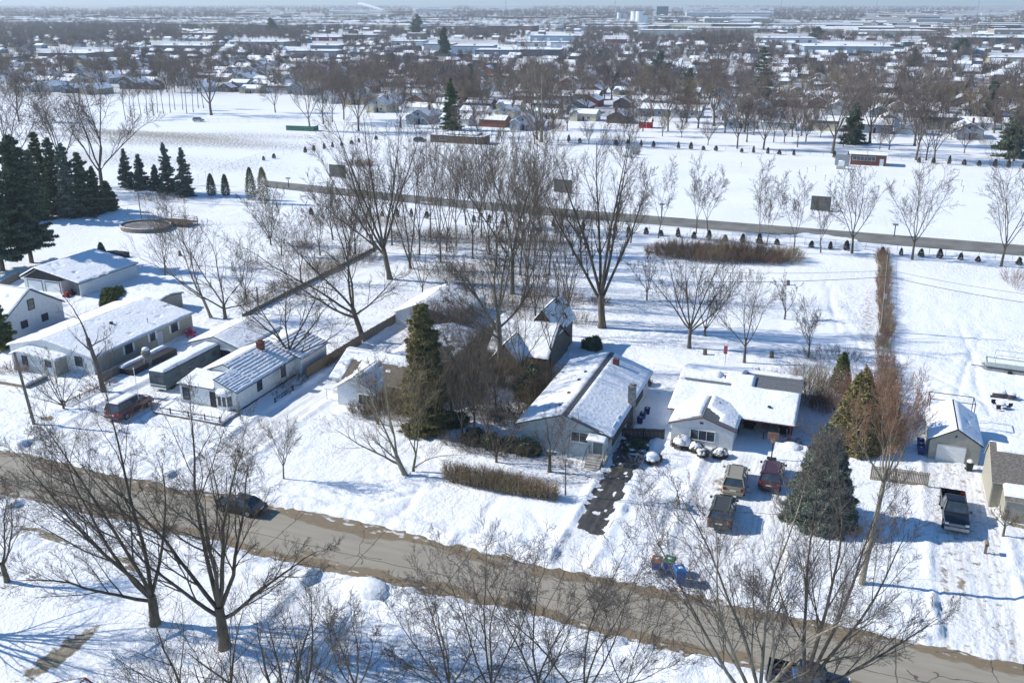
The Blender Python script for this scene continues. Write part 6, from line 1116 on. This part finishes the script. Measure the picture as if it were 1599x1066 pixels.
for i,(a,b_,t_,bt,la,c) in enumerate(IND):
    p=G(a,bt); q=Pj; w_=(b_-a)/Pj(p[0],p[1])[2]; h_=min(32 if i==14 else 14,max(4,hfrom(a,bt,bt-(bt-t_)*(.9 if i==14 else .55)))); d_=w_*.5+10
    loc=(p[0],p[1],0); t=thing('warehouse' if 'ware' in la else 'industrial_building',la+' in the distance','building',loc,YAW*.6); s=MB(); s.box(0,w_,0,d_,-1,h_); s.obj('wall',mat('ind_%d'%i,c,.7,.1,.05),t)
    s=MB(); s.box(-.3,w_+.3,-.3,d_+.3,h_,h_+.5); ro=s.obj('roof',M_dark,t); s=MB(); s.box(.2,w_-.2,.2,d_-.2,h_+.5,h_+.9); s.obj('snow_cover',M_snow,ro)
    s=MB(); n_=max(2,int(w_/14))
    for k in range(n_): s.box(w_*(k+.3)/n_,w_*(k+.3)/n_+4,-.08,-.003,.2,3.6)
    s.obj('loading_door',M_board if i%2 else M_white,t); s=MB()
    for k in range(max(1,n_//2)): s.box(w_*(k+.5)/max(1,n_//2)-1,w_*(k+.5)/max(1,n_//2)+1,d_*.4,d_*.4+2,h_+.9,h_+2.2)
    s.obj('roof_unit',M_metal,ro); ibox.append((a-6,b_+6,t_-1,bt+3))
cands=[c for c in cands if not any(a<c[2]<b_ and t_<c[3]<bt for a,b_,t_,bt in ibox)]
cands.sort(key=lambda c:c[1]); ind=cands[:285]; rest=cands[285:]
nd={}
for x,y,px,py in ind:
    h,cn,j=protos[R1.choices(range(16),[4,4,3,3,2,2,2,2,1.5,1.5,2,2,1.5,1.5,1,1])[0]]
    grp='%s %s houses of the town beyond the snowy lot'%(cn,('gable-fronted','wide-fronted')[j])
    r=h.copy(); LINK(r); r.location=(x,y,0); r.rotation_euler=(0,0,R1.choice([0,0,PI,.05])); r['label']='snow-roofed %s %s house in the town beyond the snowy lot'%(cn,('gable-fronted','wide-fronted')[j]); r['category']='house'; r['group']=grp; s=R1.uniform(.85,1.1); r.scale=(s,s,s)
    near=y<560
    for ch in h.children:
        if not near and ch.name.split('.')[0] not in('wall','roof','window'): continue
        c=ch.copy(); LINK(c); c.parent=r
        for gch in ch.children:
            if not near and gch.name.startswith('pane'): pass
            d=gch.copy(); LINK(d); d.parent=c
for h,_,_ in protos:
    for c in list(h.children):
        for d in list(c.children): bpy.data.objects.remove(d)
        bpy.data.objects.remove(c)
    bpy.data.objects.remove(h)
# the rest of the town merges into one mass
s=MB(); FM=[mat('far_wall_'+n.replace(' ','_'),c) for n,c in COLS]+[M_snow,M_dark]
yy=rest[0][1] if rest else 1000
extra=list(rest)
for k in range(900):
    d=math.exp(R1.uniform(math.log(1500),math.log(8000))); a=R1.uniform(-.5,.5)+YAW; extra.append((-math.sin(a)*d,math.cos(a)*d,0,0))
for x,y,px,py in extra:
    far=y>1600; w_,d_,h_=(R1.uniform(10,13),R1.uniform(8,11),3.4) if not(far and R1.random()<.35) else (R1.uniform(40,140),R1.uniform(25,60),R1.uniform(5,9)); s.cm=R1.randrange(8)
    s.box(x-w_/2,x+w_/2,y-d_/2,y+d_/2,-.5,h_)
    if w_<14: 
        s.cm=8 if R1.random()<.7 else 9; s.loft([[(x-w_/2-.3,y-d_/2-.3,h_),(x-w_/2-.3,y+d_/2+.3,h_),(x-w_/2-.3,y,h_+2)],[(x+w_/2+.3,y-d_/2-.3,h_),(x+w_/2+.3,y+d_/2+.3,h_),(x+w_/2+.3,y,h_+2)]])
    else: s.cm=8; s.box(x-w_/2-.2,x+w_/2+.2,y-d_/2-.2,y+d_/2+.2,h_,h_+.6)
o=mk('distant_roofs',s.v,s.f,FM,None,False,s.m); tag(o,'mass of tiny snowy roofs fading towards the horizon','distant town',kind='stuff')
# trees of the town: six shapes, copied
TP_=[]
for i in range(7):
    rr_=random.Random(900+i); t=bare_tree('town_tree',900+i,13.5+i*.6,.32,[(rr_.uniform(-.8,-.4),.1,1,.72,.8),(-.25,.3,1,.8,1),(.05,-.3,1,.82,1),(.25,-.2,1,.78,1),(rr_.uniform(.4,.8),.1,1,.7,.85),(0,.8,1,.6,.9)],fork=.2,K=(8,7,4),lf=(.42,.52,.6),curv=.1,rmin=.032,twig=(M_twigp,M_twig2,mat('twig_mauve',(.22,.165,.15),.9,.25,.3))[i%3])
    TP_.append(t)
tc=[]
yy=320.
while yy<1500:
    sp=11.5 if yy<700 else 15; x=-yy*1.6-60
    while x<yy*.35+80:
        xx=x+R1.uniform(-5,5); y2=yy+R1.uniform(-6,6); px,py,_=Pj(xx,y2)
        dens=.22+.4*(vn(np.array([xx]),np.array([y2]),.012,44)[0]>.5)
        if invis(px,py) and R1.random()<dens: tc.append((xx,y2,px,py))
        x+=sp
    yy+=sp
ibt=[(a,b_,t_,bt) for a,b_,t_,bt in ibox]
tc=[c for c in tc if not any(a<c[2]<b_ and t_+2<c[3]<bt+6 for a,b_,t_,bt in ibt)]
tc.sort(key=lambda c:c[1]); TI=tc[:175]; TR=tc[175:]
TN=['wide-crowned','round-crowned','open-crowned','upright','broad','dense','tall']
for x,y,px,py in TI:
    i=R1.randrange(7); s_=R1.uniform(.75,1.25); copy_tree(TP_[i],(x,y,0),R1.uniform(0,6),s_,'%s bare tree among the houses beyond the snowy lot'%TN[i],'%s bare trees among the far houses'%TN[i],cat='tree')
for i in range(26):
    px=680+i*36+R1.uniform(-14,14); py=R1.uniform(200,226)+(px-680)*.016; x,y,_=G(px,py); j=R1.randrange(7); copy_tree(TP_[j],(x,y,0),R1.uniform(0,6),R1.uniform(.45,.85),'smaller bare yard tree just beyond the far fence of the snowy lot','yard trees just beyond the far fence',cat='tree')
# the remaining trees: one wood of low-detail trees
rng=np.random.default_rng(3)
def spikes(n,h,w_):
    """one coarse bare tree: a trunk and many thin tapering twigs as narrow blades"""
    a=rng.uniform(0,2*PI,n); e=rng.uniform(.15,1,n)**.7; z0=rng.uniform(.15,.55,n)*h; L_=h*.5*rng.uniform(.5,1,n); dx=np.cos(a)*(1.1-e)*w_/h*1.7; dy=np.sin(a)*(1.1-e)*w_/h*1.7; dz=e
    S=np.stack([np.cos(a)*w_*.12,np.sin(a)*w_*.12,z0],-1)+rng.normal(0,w_*.08,(n,3)); D=unit(np.stack([dx,dy,dz],-1)); E_=S+D*L_[:,None]; sd=unit(np.cross(D,rng.normal(0,1,(n,3))))*(.05+.012*h*rng.uniform(.3,1,(n,1)))
    V=np.stack([S-sd,S+sd,E_],1).reshape(-1,3); T=np.array([[-.25,0,-.5],[.25,0,-.5],[0,0,h*.8],[0,-.25,-.5],[0,.25,-.5],[0,0,h*.8]]); return np.concatenate([V,T])
tpl=[spikes(90,11,6.5) for _ in range(6)]+[spikes(60,12,7.5) for _ in range(4)]
pos=[(x,y,R1.randrange(6),R1.uniform(.95,1.45)) for x,y,_,_ in TR]
for k in range(14000):
    d=math.exp(R1.uniform(math.log(1150),math.log(10500))); a=R1.uniform(-.56,.56)+YAW; x=-math.sin(a)*d;y=math.cos(a)*d; px,py,_=Pj(x,y)
    if any(a_<px<b_ and t_+1<py<bt+2 for a_,b_,t_,bt in ibt): continue
    if vn(np.array([px]),np.array([py*4]),.012,71)[0]<.22: continue
    pos.append((x,y,6+R1.randrange(4),R1.uniform(.9,1.5)*(1.3 if d>3000 else 1)))
Vs=[]
for x,y,i,s_ in pos:
    a=R1.uniform(0,6.28); t=tpl[i]*s_; c,sn_=math.cos(a),math.sin(a); Vs.append(np.stack([t[:,0]*c-t[:,1]*sn_+x,t[:,0]*sn_+t[:,1]*c+y,t[:,2]],-1))
V=np.concatenate(Vs); o=mk('distant_wood',V,np.arange(len(V)).reshape(-1,3),mat('wood_far',(.19,.155,.14),.95,.3,.02),None); tag(o,'endless grey-purple mass of leafless trees filling the distance','far wood',kind='stuff')
for t in TP_:
    for c in list(t.children): bpy.data.objects.remove(c)
    bpy.data.objects.remove(t)
# silos, masts, steam
for i,(px,py,tp,r_) in enumerate([(967,34,20,4),(976,34,22,3.5),(990,40,18,5),(998,42,18,5),(1005,42,24,4)]):
    x,y,_=G(px,py); h=hfrom(px,py,tp); t=thing('silo','pale silo, %s from the left in the cluster near the horizon'%['first','second','third','fourth','fifth'][i],'silo',(x,y,0)); s=MB(); s.cyl(0,0,0,h,r_*1.6,r_*1.6,14); s.obj('tank',M_white,t); s=MB(); s.cyl(0,0,h,h+2.5,r_*1.6,r_*.3,14); s.obj('cap',M_metal,t)
for i,(px,py,tp) in enumerate([(1217,40,-8),(1365,42,-10),(1523,40,-8),(959,45,2),(790,40,-6),(448,55,20)]):
    x,y,_=G(px,py); h=hfrom(px,py,tp) if tp>5 else 75; h=min(h,46 if tp>5 else 56); t=thing('radio_mast','slender mast, %s from the right on the horizon'%['third','second','first','fourth','fifth','sixth'][i],'mast',(x,y,0)); s=MB(); s.cyl(0,0,0,h,.5,.3,6); s.obj('shaft',M_metal,t)
    s=MB(); s.box(-1.2,1.2,-.2,.2,h*.8,h*.8+.3); s.box(-.9,.9,-.2,.2,h*.9,h*.9+.3); s.obj('crossbar',M_metal,t)
x,y,_=G(598,19); s=MB(); r2=random.Random(2)
for k in range(14): f=k/13; s.dome(-f*150,f*60,10+f*26,8+14*f,8+12*f,5+4*f,12,7,r2,True)
o=s.obj('steam_plume',mat('steam',(.85,.87,.9),1,.02,1),None,True); o.location=(x,y,0); tag(o,'white steam plume drifting near the horizon','steam',kind='stuff')

# ------------------------------------------------------------------ air
s=MB(); s.box(-14500,10500,-900,14500,-3,66)
m=bpy.data.materials.new('haze_air'); m.use_nodes=True; nt=m.node_tree; nt.nodes.remove(nt.nodes['Principled BSDF']); pv=nt.nodes.new('ShaderNodeVolumePrincipled'); pv.inputs['Color'].default_value=(.86,.92,1,1); pv.inputs['Density'].default_value=HAZE; pv.inputs['Anisotropy'].default_value=.2
nt.links.new(pv.outputs[0],nt.nodes['Material Output'].inputs['Volume']); o=s.obj('haze',m); tag(o,'thin bluish winter haze over the whole town','haze',kind='stuff')
